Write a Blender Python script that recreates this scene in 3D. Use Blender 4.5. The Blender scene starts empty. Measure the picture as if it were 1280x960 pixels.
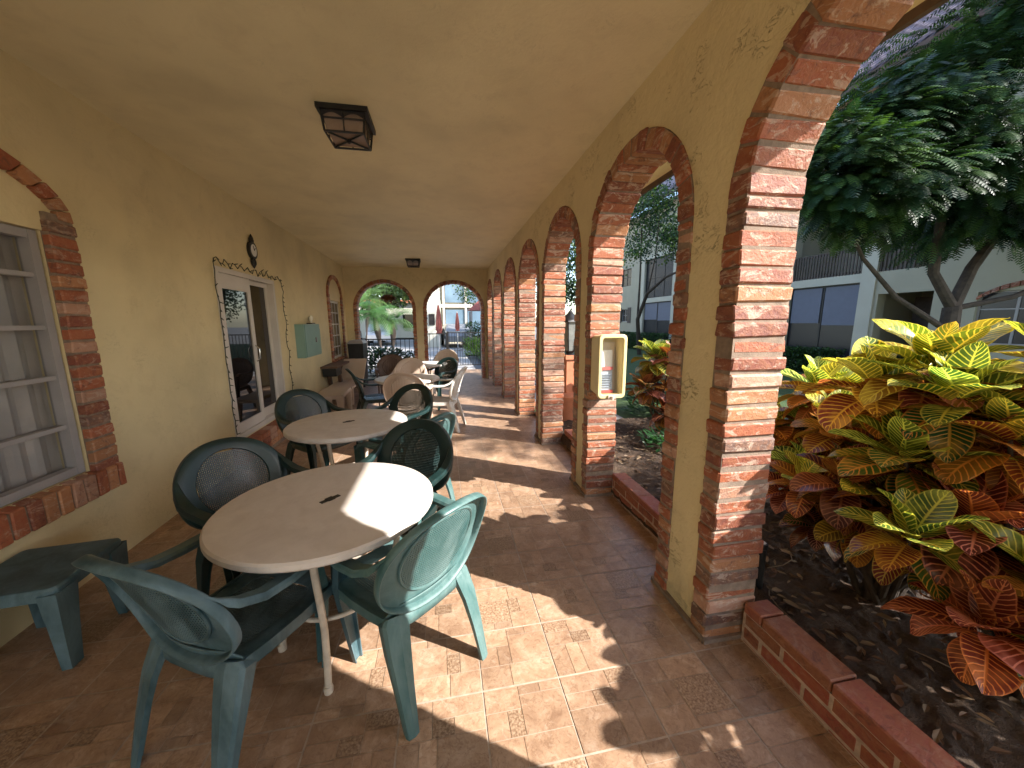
import bpy, math, random
from math import sin, cos, pi, radians, sqrt, atan2
from mathutils import Vector, Matrix
R = random.Random(11)
scene = bpy.context.scene
COL = scene.collection

# ------------------------------------------------------------------ mesh builder
class MB:
    def __init__(s):
        s.v = []; s.f = []; s.c = []; s.uv = []; s.col = (1, 1, 1); s.sm = []
    def face(s, pts, uv=None, smooth=False):
        b = len(s.v); s.v += [tuple(p) for p in pts]
        s.f.append(tuple(range(b, b + len(pts)))); s.c.append(s.col); s.uv.append(uv); s.sm.append(smooth)
    def idx(s, verts, faces, uvs=None, smooth=False):
        b = len(s.v); s.v += [tuple(p) for p in verts]
        for i, f in enumerate(faces):
            s.f.append(tuple(b + k for k in f)); s.c.append(s.col)
            s.uv.append(uvs[i] if uvs else None); s.sm.append(smooth)
    def prism(s, a, b):               # two equal loops -> closed solid
        n = len(a); v = list(a) + list(b)
        f = [tuple(range(n - 1, -1, -1)), tuple(range(n, 2 * n))]
        f += [(i, (i + 1) % n, n + (i + 1) % n, n + i) for i in range(n)]
        s.idx(v, f)
    def box(s, x0, x1, y0, y1, z0, z1):
        s.hexa([(x0,y0,z0),(x1,y0,z0),(x1,y1,z0),(x0,y1,z0),(x0,y0,z1),(x1,y0,z1),(x1,y1,z1),(x0,y1,z1)])
    def hexa(s, p):
        s.idx(p, [(0,3,2,1),(4,5,6,7),(0,1,5,4),(1,2,6,5),(2,3,7,6),(3,0,4,7)])
    def cham(s, p, c=.006):           # chamfered hexahedron from 8 corners (same order as hexa)
        P = [Vector(q) for q in p]
        adj = {0:(1,3,4),1:(0,2,5),2:(3,1,6),3:(2,0,7),4:(5,7,0),5:(4,6,1),6:(7,5,2),7:(6,4,3)}
        # per corner 3 verts: one on each incident face (moved along both face edges)
        faces = [(0,3,2,1),(4,5,6,7),(0,1,5,4),(1,2,6,5),(2,3,7,6),(3,0,4,7)]
        V = []; key = {}
        for fi, f in enumerate(faces):
            for k, a in enumerate(f):
                n1 = f[(k+1) % 4]; n0 = f[k-1]
                q = P[a] + (P[n1]-P[a]).normalized()*c + (P[n0]-P[a]).normalized()*c
                key[(fi, a)] = len(V); V.append(q)
        F = [tuple(key[(fi, a)] for a in f) for fi, f in enumerate(faces)]
        edges = {}
        for fi, f in enumerate(faces):
            for k in range(4):
                e = (f[k], f[(k+1) % 4]); edges.setdefault(frozenset(e), []).append((fi, e))
        for e, l in edges.items():
            (fa, (a, b)), (fb, _) = l
            F.append((key[(fa, b)], key[(fa, a)], key[(fb, a)], key[(fb, b)]))
        for a in range(8):
            fs = [fi for fi, f in enumerate(faces) if a in f]
            F.append(tuple(key[(fi, a)] for fi in fs))
        s.idx(V, F)
    def tube(s, pts, r, n=8, cap=True, smooth=True):
        pts = [Vector(p) for p in pts]; m = len(pts)
        rr = r if isinstance(r, (list, tuple)) else [r]*m
        up = Vector((0,0,1)); V = []; prev = None
        for i, p in enumerate(pts):
            d = (pts[min(i+1,m-1)] - pts[max(i-1,0)]).normalized()
            if prev is None:
                a = d.cross(up)
                if a.length < .05: a = d.cross(Vector((1,0,0)))
            else: a = prev - d*prev.dot(d)
            a.normalize(); prev = a; b = d.cross(a)
            for k in range(n):
                t = 2*pi*k/n; V.append(p + (a*cos(t) + b*sin(t))*rr[i])
        F = [(i*n+k, i*n+(k+1)%n, (i+1)*n+(k+1)%n, (i+1)*n+k) for i in range(m-1) for k in range(n)]
        if cap: F += [tuple(range(n-1,-1,-1)), tuple(range((m-1)*n, m*n))]
        s.idx(V, F, smooth=smooth)
    def lathe(s, prof, c=(0,0,0), n=32, smooth=True, sx=1, sy=1):
        V = []
        for (r, z) in prof:
            for k in range(n):
                t = 2*pi*k/n; V.append((c[0]+r*cos(t)*sx, c[1]+r*sin(t)*sy, c[2]+z))
        m = len(prof)
        F = [(i*n+k, i*n+(k+1)%n, (i+1)*n+(k+1)%n, (i+1)*n+k) for i in range(m-1) for k in range(n)]
        if prof[0][0] > 1e-4: F.append(tuple(range(n-1,-1,-1)))
        if prof[-1][0] > 1e-4: F.append(tuple(range((m-1)*n, m*n)))
        s.idx(V, F, smooth=smooth)
    def sweep(s, pts, sides, sec, smooth=False):   # sec(i)-> list (a,b); a along side, b along normal
        pts = [Vector(p) for p in pts]; m = len(pts); V = []; n = None
        for i, p in enumerate(pts):
            d = (pts[min(i+1,m-1)] - pts[max(i-1,0)]).normalized()
            sd = Vector(sides[i] if isinstance(sides, list) else sides)
            sd = (sd - d*sd.dot(d)).normalized(); nn = d.cross(sd)
            q = sec(i); n = len(q)
            for (a, b) in q: V.append(p + sd*a + nn*b)
        F = [(i*n+k, i*n+(k+1)%n, (i+1)*n+(k+1)%n, (i+1)*n+k) for i in range(m-1) for k in range(n)]
        F += [tuple(range(n-1,-1,-1)), tuple(range((m-1)*n, m*n))]
        s.idx(V, F, smooth=smooth)
    def build(s, name, mat, parent=None, world=True, merge=False):
        me = bpy.data.meshes.new(name)
        off = Vector((0,0,0))
        if parent is not None and world:
            q = parent
            while q is not None: off += q.location; q = q.parent
        me.from_pydata([(v[0]-off.x, v[1]-off.y, v[2]-off.z) for v in s.v], [], s.f)
        me.materials.append(mat)
        ca = me.color_attributes.new('Col', 'FLOAT_COLOR', 'CORNER')
        buf = []
        for f, c in zip(s.f, s.c):
            buf += [c[0], c[1], c[2], 1.0]*len(f)
        ca.data.foreach_set('color', buf)
        if any(u is not None for u in s.uv):
            ul = me.uv_layers.new(name='UVMap'); ub = []
            for f, u in zip(s.f, s.uv):
                for k in range(len(f)): ub += list(u[k]) if u else [0, 0]
            ul.data.foreach_set('uv', ub)
        me.polygons.foreach_set('use_smooth', s.sm)
        if any(s.sm): me.set_sharp_from_angle(angle=radians(38))
        me.update()
        o = bpy.data.objects.new(name, me); COL.objects.link(o)
        if parent is not None: o.parent = parent
        return o

def tag(o, label=None, cat=None, group=None, kind=None):
    if label: o['label'] = label
    if cat: o['category'] = cat
    if group: o['group'] = group
    if kind: o['kind'] = kind
    return o
def thing(name, label, cat, loc=(0,0,0), rz=0, group=None):
    o = bpy.data.objects.new(name, None); COL.objects.link(o)
    o.location = loc; o.rotation_euler = (0,0,rz); o.empty_display_size = .1
    return tag(o, label, cat, group)
def copy_tree(o, parent=None):
    c = o.copy(); COL.objects.link(c); c.parent = parent
    for ch in list(o.children): copy_tree(ch, c)
    return c
def solidify(o, t, off=0):
    m = o.modifiers.new('Solidify', 'SOLIDIFY'); m.thickness = t; m.offset = off
    return o
def weld(o, d=.0004):
    import bmesh
    bm = bmesh.new(); bm.from_mesh(o.data); bmesh.ops.remove_doubles(bm, verts=bm.verts, dist=d)
    bm.to_mesh(o.data); bm.free(); return o

# ------------------------------------------------------------------ materials
def new_mat(name):
    m = bpy.data.materials.new(name); m.use_nodes = True
    nt = m.node_tree; b = nt.nodes['Principled BSDF']
    return m, nt, b
def N(nt, t, **k):
    n = nt.nodes.new(t)
    for a, v in k.items():
        if a in n.inputs.keys(): n.inputs[a].default_value = v
        else: setattr(n, a, v)
    return n
def ramp(nt, src, stops):
    r = nt.nodes.new('ShaderNodeValToRGB'); e = r.color_ramp.elements
    while len(e) < len(stops): e.new(.5)
    for k, (p, c) in enumerate(stops):
        e[k].position = p; e[k].color = (c[0], c[1], c[2], 1) if isinstance(c, tuple) else (c, c, c, 1)
    nt.links.new(src, r.inputs[0]); return r.outputs[0]
def mixc(nt, fac, a, b, mode='MIX'):
    m = nt.nodes.new('ShaderNodeMix'); m.data_type = 'RGBA'; m.blend_type = mode
    for i, v in ((0, fac), (6, a), (7, b)):
        if hasattr(v, 'links'): nt.links.new(v, m.inputs[i])
        else: m.inputs[i].default_value = v if i == 0 else (v[0], v[1], v[2], 1)
    return m.outputs[2]
def math_(nt, op, a, b=0.0, c=None):
    m = nt.nodes.new('ShaderNodeMath'); m.operation = op
    for i, v in ((0, a), (1, b), (2, c)):
        if v is None: continue
        if hasattr(v, 'links'): nt.links.new(v, m.inputs[i])
        else: m.inputs[i].default_value = v
    return m.outputs[0]
def coords(nt, scale=(1,1,1)):
    t = nt.nodes.new('ShaderNodeTexCoord'); mp = nt.nodes.new('ShaderNodeMapping')
    mp.inputs['Scale'].default_value = scale
    nt.links.new(t.outputs['Object'], mp.inputs[0]); return mp.outputs[0]
def noise(nt, vec, scale, detail=4, rough=.55, dist=0):
    n = nt.nodes.new('ShaderNodeTexNoise'); n.inputs['Scale'].default_value = scale
    n.inputs['Detail'].default_value = detail; n.inputs['Roughness'].default_value = rough
    n.inputs['Distortion'].default_value = dist
    nt.links.new(vec, n.inputs['Vector']); return n.outputs['Fac']
def bump(nt, b, h, strength=.3, dist=.01, prev=None):
    n = nt.nodes.new('ShaderNodeBump'); n.inputs['Strength'].default_value = strength
    n.inputs['Distance'].default_value = dist; nt.links.new(h, n.inputs['Height'])
    if prev is not None: nt.links.new(prev, n.inputs['Normal'])
    nt.links.new(n.outputs[0], b.inputs['Normal']); return n.outputs[0]
def link(nt, a, b): nt.links.new(a, b)

def plain(name, col, rough=.5, metal=0, var=.15, scale=8, bmp=0, spec=.5, attr=False):
    m, nt, b = new_mat(name)
    v = coords(nt); f = noise(nt, v, scale, 5)
    c0 = tuple(x*(1-var) for x in col); c1 = tuple(min(1, x*(1+var)) for x in col)
    c = ramp(nt, f, [(.3, c0), (.7, c1)])
    if attr:
        a = N(nt, 'ShaderNodeVertexColor', layer_name='Col'); c = mixc(nt, 1.0, c, a.outputs[0], 'MULTIPLY')
    link(nt, c, b.inputs['Base Color'])
    b.inputs['Roughness'].default_value = rough; b.inputs['Metallic'].default_value = metal
    b.inputs['Specular IOR Level'].default_value = spec
    if bmp: bump(nt, b, noise(nt, v, scale*6, 5), bmp, .004)
    return m

def mat_stucco(name, col, strong=1.0):
    m, nt, b = new_mat(name)
    v = coords(nt)
    big = noise(nt, v, 1.3, 3)
    c = ramp(nt, big, [(.25, tuple(x*.84 for x in col)), (.5, col), (.75, tuple(x*1.08 for x in col))])
    c = mixc(nt, ramp(nt, noise(nt, v, 5.5, 6, .65, .7), [(.5, 0.0), (.75, .35)]), c, (col[0]*.78, col[1]*.74, col[2]*.72))
    # skip-trowel gouges: thin, slightly horizontal flakes
    v2 = coords(nt, (1.0, .8, 1.5))
    g = noise(nt, v2, 13, 5, .62, 1.4)
    ridge = math_(nt, 'ABSOLUTE', math_(nt, 'SUBTRACT', g, .5))
    mask = noise(nt, v, 4.2, 2)
    line = ramp(nt, ridge, [(.0, 1.0), (.013, 0.0)])
    line = math_(nt, 'MULTIPLY', line, ramp(nt, mask, [(.53, 0.0), (.63, 1.0)]))
    fine = noise(nt, v, 60, 4)
    med = noise(nt, v, 16, 4, .6, .6)
    h = math_(nt, 'SUBTRACT', math_(nt, 'MULTIPLY_ADD', med, .6, math_(nt, 'MULTIPLY', fine, .3)), math_(nt, 'MULTIPLY', line, 1.1))
    c = mixc(nt, math_(nt, 'MULTIPLY', line, .5*min(1, strong)), c, tuple(x*.35 for x in col))
    link(nt, c, b.inputs['Base Color']); b.inputs['Roughness'].default_value = .62
    b.inputs['Specular IOR Level'].default_value = .35
    bump(nt, b, h, .75*strong, .014)
    return m

def mat_brick(name, wash=.5):
    m, nt, b = new_mat(name)
    a = N(nt, 'ShaderNodeVertexColor', layer_name='Col')
    v = coords(nt); v2 = coords(nt, (1, 1, 2.2)); n1 = noise(nt, v, 30, 7, .7, .8); n2 = noise(nt, v2, 8.5, 8, .72, 1.6); n3 = noise(nt, v, 110, 4)
    c = mixc(nt, ramp(nt, n1, [(.38, 0.0), (.66, .5)]), a.outputs[0], (.40, .17, .075))
    c = mixc(nt, ramp(nt, noise(nt, v, 13, 7, .7, 1.0), [(.54, 0.0), (.66, .75)]), c, (.13, .05, .034))
    c = mixc(nt, ramp(nt, n2, [(.53, 0.0), (.585, wash)]), c, (.58, .46, .36))
    link(nt, c, b.inputs['Base Color']); b.inputs['Roughness'].default_value = .62
    bump(nt, b, math_(nt, 'ADD', n1, math_(nt, 'MULTIPLY', n3, .45)), .7, .007)
    return m

def mat_tile():
    m, nt, b = new_mat('patchwork_tile')
    a = N(nt, 'ShaderNodeVertexColor', layer_name='Col')
    sep = nt.nodes.new('ShaderNodeSeparateColor'); link(nt, a.outputs[0], sep.inputs[0])
    v = coords(nt); n1 = noise(nt, v, 9, 6, .65, 1.0); n2 = noise(nt, v, 60, 5, .7); n3 = noise(nt, v, 2.0, 4)
    n4 = noise(nt, v, 105, 3, .6)
    light = ramp(nt, n1, [(.30, (.29, .17, .105)), (.5, (.41, .26, .165)), (.70, (.53, .365, .255))])
    mos = ramp(nt, n4, [(.38, (.24, .145, .085)), (.52, (.40, .26, .165)), (.64, (.52, .37, .25))])
    c = mixc(nt, sep.outputs[1], light, mos)
    st = noise(nt, coords(nt, (1, 1, 1)), 26, 7, .75, 2.2)
    c = mixc(nt, ramp(nt, st, [(.50, 0.0), (.62, .55)]), c, (.20, .105, .06))
    c = mixc(nt, ramp(nt, noise(nt, v, 17, 6, .7, 1.5), [(.55, 0.0), (.68, .45)]), c, (.60, .47, .36))
    c = mixc(nt, 1.0, c, N2(nt, sep.outputs[0]), 'MULTIPLY')
    c = mixc(nt, ramp(nt, n3, [(.45, 0.0), (.75, .30)]), c, (.20, .11, .065))
    link(nt, c, b.inputs['Base Color'])
    link(nt, ramp(nt, n2, [(.3, .30), (.7, .52)]), b.inputs['Roughness'])
    b.inputs['Specular IOR Level'].default_value = .5
    bump(nt, b, math_(nt, 'ADD', n2, n1), .18, .003)
    return m
def N2(nt, s):
    n = nt.nodes.new('ShaderNodeCombineColor')
    for i in range(3): nt.links.new(s, n.inputs[i])
    return n.outputs[0]

def mat_leaf(name, rough=.45, trans=.25, var=.25):
    m, nt, b = new_mat(name)
    a = N(nt, 'ShaderNodeVertexColor', layer_name='Col')
    v = coords(nt); n = noise(nt, v, 3.0, 3)
    c = mixc(nt, 1.0, a.outputs[0], ramp(nt, n, [(.3, 1-var), (.7, 1+var*.4)]), 'MULTIPLY')
    link(nt, c, b.inputs['Base Color']); b.inputs['Roughness'].default_value = rough
    t = nt.nodes.new('ShaderNodeBsdfTranslucent'); link(nt, mixc(nt, 1.0, c, (1.3, 1.4, .6), 'MULTIPLY'), t.inputs[0])
    mx = nt.nodes.new('ShaderNodeMixShader'); mx.inputs[0].default_value = trans
    link(nt, b.outputs[0], mx.inputs[1]); link(nt, t.outputs[0], mx.inputs[2])
    link(nt, mx.outputs[0], nt.nodes['Material Output'].inputs[0])
    return m

def mat_croton():
    # leaf blade colour per leaf in Col (r: hue selector, g: brightness, b: vein colour selector); veins drawn from the leaf UV
    m, nt, b = new_mat('croton_leaf')
    a = N(nt, 'ShaderNodeVertexColor', layer_name='Col')
    sep = nt.nodes.new('ShaderNodeSeparateColor'); link(nt, a.outputs[0], sep.inputs[0])
    uv = nt.nodes.new('ShaderNodeUVMap'); s2 = nt.nodes.new('ShaderNodeSeparateXYZ'); link(nt, uv.outputs[0], s2.inputs[0])
    u = math_(nt, 'ABSOLUTE', math_(nt, 'SUBTRACT', s2.outputs[0], .5))     # 0 midrib .. .5 edge
    vv = s2.outputs[1]
    v = coords(nt); nz = noise(nt, v, 25, 4); nzb = noise(nt, v, 9, 3)
    ph = math_(nt, 'SUBTRACT', math_(nt, 'MULTIPLY', vv, 11.0), math_(nt, 'MULTIPLY', u, 4.6))
    ph = math_(nt, 'ADD', ph, math_(nt, 'MULTIPLY', nz, .5))
    fr = math_(nt, 'ABSOLUTE', math_(nt, 'SUBTRACT', math_(nt, 'FRACT', ph), .5))   # 0 at vein centre
    vein = ramp(nt, fr, [(.07, 1.0), (.15, 0.0)])
    mid = ramp(nt, u, [(.018, 1.0), (.045, 0.0)])
    edge = ramp(nt, u, [(.44, 0.0), (.49, 1.0)])
    vm = math_(nt, 'MAXIMUM', math_(nt, 'MAXIMUM', vein, mid), math_(nt, 'MULTIPLY', edge, .7))
    blade = ramp(nt, sep.outputs[0], [(0, (.018, .065, .018)), (.3, (.10, .14, .018)), (.5, (.22, .10, .02)), (.75, (.17, .035, .022)), (1, (.08, .02, .02))])
    vc = ramp(nt, sep.outputs[2], [(0, (.44, .52, .10)), (.4, (.64, .45, .06)), (.7, (.60, .22, .05)), (1, (.58, .22, .17))])
    blade = mixc(nt, ramp(nt, nzb, [(.5, 0.0), (.7, .5)]), blade, vc)
    c = mixc(nt, math_(nt, 'MULTIPLY', vm, .85), blade, vc)
    c = mixc(nt, 1.0, c, N2(nt, sep.outputs[1]), 'MULTIPLY')
    link(nt, c, b.inputs['Base Color']); b.inputs['Roughness'].default_value = .27
    b.inputs['Specular IOR Level'].default_value = .6
    bump(nt, b, math_(nt, 'SUBTRACT', 1.0, vm), .35, .004)
    t = nt.nodes.new('ShaderNodeBsdfTranslucent'); link(nt, mixc(nt, 1.0, c, (1.6, 1.5, .8), 'MULTIPLY'), t.inputs[0])
    mx = nt.nodes.new('ShaderNodeMixShader'); mx.inputs[0].default_value = .3
    link(nt, b.outputs[0], mx.inputs[1]); link(nt, t.outputs[0], mx.inputs[2])
    link(nt, mx.outputs[0], nt.nodes['Material Output'].inputs[0])
    return m

def mat_ground(name, c0, c1, c2, s=6, st=.8):
    m, nt, b = new_mat(name); v = coords(nt)
    n = noise(nt, v, s, 8, .7, .4); n2 = noise(nt, v, s*9, 5, .7)
    c = ramp(nt, n, [(.3, c0), (.5, c1), (.72, c2)])
    c = mixc(nt, ramp(nt, n2, [(.45, 0.0), (.7, .5)]), c, c2)
    link(nt, c, b.inputs['Base Color']); b.inputs['Roughness'].default_value = .9
    bump(nt, b, math_(nt, 'ADD', n, n2), st, .03); return m

def mat_weathered(name, dark, pale, amt=.5, rough=.38):
    m, nt, b = new_mat(name); v = coords(nt, (1, 1, .45))
    n = noise(nt, v, 7, 6, .65, .6); n2 = noise(nt, v, 40, 4)
    c = mixc(nt, math_(nt, 'MULTIPLY', ramp(nt, n, [(.38, 0.0), (.72, 1.0)]), amt), dark, pale)
    c = mixc(nt, ramp(nt, n2, [(.5, 0.0), (.8, .25)]), c, pale)
    link(nt, c, b.inputs['Base Color'])
    link(nt, ramp(nt, n, [(.3, rough), (.8, rough+.25)]), b.inputs['Roughness'])
    bump(nt, b, n2, .08, .002); return m

def mat_glass(name, tint=(.01, .012, .014), rough=.02):
    m, nt, b = new_mat(name); v = coords(nt)
    n = noise(nt, v, 1.1, 3); link(nt, ramp(nt, n, [(.3, tuple(x*.7 for x in tint)), (.7, tuple(x*1.4 for x in tint))]), b.inputs['Base Color'])
    b.inputs['Roughness'].default_value = rough; b.inputs['Specular IOR Level'].default_value = .5
    return m

M = {}
STU = (.70, .585, .345)
M['stucco'] = mat_stucco('yellow_stucco', STU)
M['stucco2'] = mat_stucco('smoother_yellow_stucco', STU, .55)
M['ceil'] = mat_stucco('ceiling_plaster', (.76, .67, .43), .35)
M['extstucco'] = mat_stucco('exterior_stucco', (.50, .50, .40), .3)
M['brick'] = mat_brick('old_brick', .5)
M['redbrick'] = mat_brick('red_paver_brick', .12)
M['mortar'] = plain('mortar', (.24, .175, .13), .9, var=.25, scale=30, bmp=.5)
M['tile'] = mat_tile()
M['palemortar'] = plain('pale_mortar', (.50, .36, .27), .9, var=.25, scale=30, bmp=.5)
M['darkbrick'] = mat_brick('shade_toned_old_brick', .3)  # old brick with less pale wash, the left wall's shade put into its colour
M['grout'] = plain('grout', (.46, .36, .28), .85, var=.2, scale=20, bmp=.3)
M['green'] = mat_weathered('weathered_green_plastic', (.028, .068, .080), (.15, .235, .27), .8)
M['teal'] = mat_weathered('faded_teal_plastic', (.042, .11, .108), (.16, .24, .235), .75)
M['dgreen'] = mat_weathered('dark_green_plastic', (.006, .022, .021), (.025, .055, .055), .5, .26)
M['beige'] = mat_weathered('beige_plastic', (.55, .43, .34), (.62, .52, .44), .6)
M['brownp'] = mat_weathered('brown_wicker', (.10, .06, .045), (.2, .13, .1), .6)
M['whitep'] = mat_weathered('white_plastic', (.66, .64, .60), (.5, .47, .42), .5)
M['tabletop'] = mat_weathered('table_plastic', (.70, .635, .58), (.54, .47, .41), .6, .33)
M['tubewhite'] = plain('white_enamel_tube', (.62, .54, .44), .35, var=.2, scale=15)
M['chrome'] = plain('chrome', (.6, .6, .6), .18, metal=1.0, var=.1)
M['alu'] = plain('white_aluminium', (.60, .55, .50), .4, var=.06, scale=3)
M['alugrey'] = plain('grey_aluminium', (.33, .31, .31), .45, var=.1, scale=4)
M['glass'] = mat_glass('dark_glass', (.006, .006, .007))
M['glass2'] = mat_glass('window_glass', (.05, .055, .065), .05)
M['dark'] = plain('unlit_room_paint', (.018, .014, .012), .9)  # near-black paint standing in for the darkness of unlit rooms
M['black'] = plain('black_metal', (.012, .012, .013), .45, var=.3)
M['teabox'] = plain('teal_paint', (.20, .33, .29), .4, var=.08, scale=3)
M['cream'] = plain('cream_plastic', (.72, .60, .30), .35, var=.06, scale=5)
M['paper'] = plain('paper', (.75, .74, .72), .6, var=.04, attr=True)
M['wood'] = plain('dark_wood', (.13, .07, .04), .6, var=.35, scale=14, bmp=.3)
M['terracotta'] = plain('terracotta', (.46, .17, .085), .7, var=.2, scale=9, bmp=.3)
M['soil'] = mat_ground('mulch_soil', (.028, .015, .008), (.072, .042, .024), (.118, .074, .045), 7, 1.0)
M['lawn'] = mat_ground('lawn', (.025, .05, .012), (.045, .085, .02), (.07, .11, .03), 5, .8)
M['paver'] = mat_ground('deck_paving', (.30, .285, .27), (.37, .35, .335), (.43, .41, .39), 3, .2)
M['asphalt'] = mat_ground('asphalt', (.10, .10, .10), (.14, .14, .14), (.18, .18, .18), 12, .3)
M['bark'] = plain('bark', (.055, .04, .03), .9, var=.45, scale=10, bmp=.8)
M['palmbark'] = plain('palm_bark', (.045, .032, .025), .9, var=.4, scale=12, bmp=.6)
M['leaf'] = mat_leaf('foliage')
M['croton'] = mat_croton()
M['litter'] = mat_leaf('dry_leaf_litter', .7, .1)
M['facade'] = plain('facade_paint', (.41, .38, .29), .8, var=.06, scale=1.5, bmp=.1)
M['facadetrim'] = plain('facade_trim', (.50, .475, .39), .6, var=.05, scale=2)
M['blind'] = plain('roller_blind', (.16, .17, .22), .7, var=.05)
M['slat'] = plain('balcony_slat', (.085, .065, .055), .7, var=.3, scale=9)
M['roof'] = plain('barrel_roof_tile', (.20, .15, .17), .8, var=.35, scale=6, bmp=.4)
M['soffit'] = plain('brown_fascia', (.075, .04, .028), .6, var=.3)
M['blueglass'] = plain('blue_tinted_screen', (.13, .20, .27), .2, var=.3, scale=.8)
M['red'] = plain('red_canvas', (.30, .085, .065), .8, var=.15)
M['carsilver'] = plain('car_paint', (.6, .6, .6), .25, metal=.3, var=.03, attr=True)
M['rubber'] = plain('rubber', (.02, .02, .02), .8)
M['wire'] = plain('string_wire', (.035, .04, .02), .6)
M['curtain'] = plain('curtain_cloth', (.56, .52, .50), .9, var=.1, scale=5)
M['bulb'] = plain('frosted_bulb', (.8, .75, .65), .2)
M['lampglass2'] = plain('grey_lantern_glass', (.20, .21, .20), .15, var=.2)
M['lampglass'] = plain('frosted_lamp_glass', (.30, .22, .17), .25, var=.2)

# ------------------------------------------------------------------ bricks
def bcol():
    t = R.random()
    if t < .34: c = (.31, .08, .034)
    elif t < .60: c = (.20, .05, .03)
    elif t < .84: c = (.41, .185, .085)
    elif t < .93: c = (.42, .24, .17)
    else: c = (.13, .075, .06)
    k = R.uniform(.8, 1.15)
    return tuple(x*k for x in c)
def jit(p, a): return tuple(q + R.uniform(-a, a) for q in p)

def wall_with_openings(mb, mp, u0, u1, z0, z1, n0, n1, ops):
    """ops: (ua, ub, sill, spring, rise): elliptic head of given rise; mp(u,n,z)->xyz."""
    def quad(a, b, c, d): mb.face([mp(*a), mp(*b), mp(*c), mp(*d)])
    ops = sorted(ops); cur = u0
    spans = []
    for (a, b, sill, spr, rise) in ops:
        if a > cur: spans.append((cur, a, None))
        seg = 28 if rise > 0 else 1
        c = (a+b)/2; r = (b-a)/2; pts = []
        for k in range(seg+1):
            t = pi - pi*k/seg
            pts.append((c + r*cos(t), spr + (rise*sin(t) if rise > 0 else 0)))
        for k in range(seg):
            spans.append((pts[k][0], pts[k+1][0], (sill, pts[k][1], pts[k+1][1])))
        for (uu, sgn) in ((a, 1), (b, -1)):
            q = [(uu, n0, sill), (uu, n1, sill), (uu, n1, spr), (uu, n0, spr)]
            quad(*(q if sgn > 0 else q[::-1]))
        if sill > z0: quad((a, n0, sill), (b, n0, sill), (b, n1, sill), (a, n1, sill))
        cur = b
    if cur < u1: spans.append((cur, u1, None))
    for (a, b, o) in spans:
        for (n, rev) in ((n0, False), (n1, True)):
            qs = []
            if o is None: qs.append([(a, n, z0), (b, n, z0), (b, n, z1), (a, n, z1)])
            else:
                if o[0] > z0: qs.append([(a, n, z0), (b, n, z0), (b, n, o[0]), (a, n, o[0])])
                qs.append([(a, n, o[1]), (b, n, o[2]), (b, n, z1), (a, n, z1)])
            for q in qs: quad(*(q[::-1] if rev else q))
        if o is not None: quad((a, n0, o[1]), (b, n0, o[2]), (b, n1, o[2]), (a, n1, o[1]))
        quad((a, n0, z1), (b, n0, z1), (b, n1, z1), (a, n1, z1))
    quad((u0, n0, z0), (u0, n1, z0), (u0, n1, z1), (u0, n0, z1))
    quad((u1, n0, z0), (u1, n1, z0), (u1, n1, z1), (u1, n0, z1))

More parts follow.
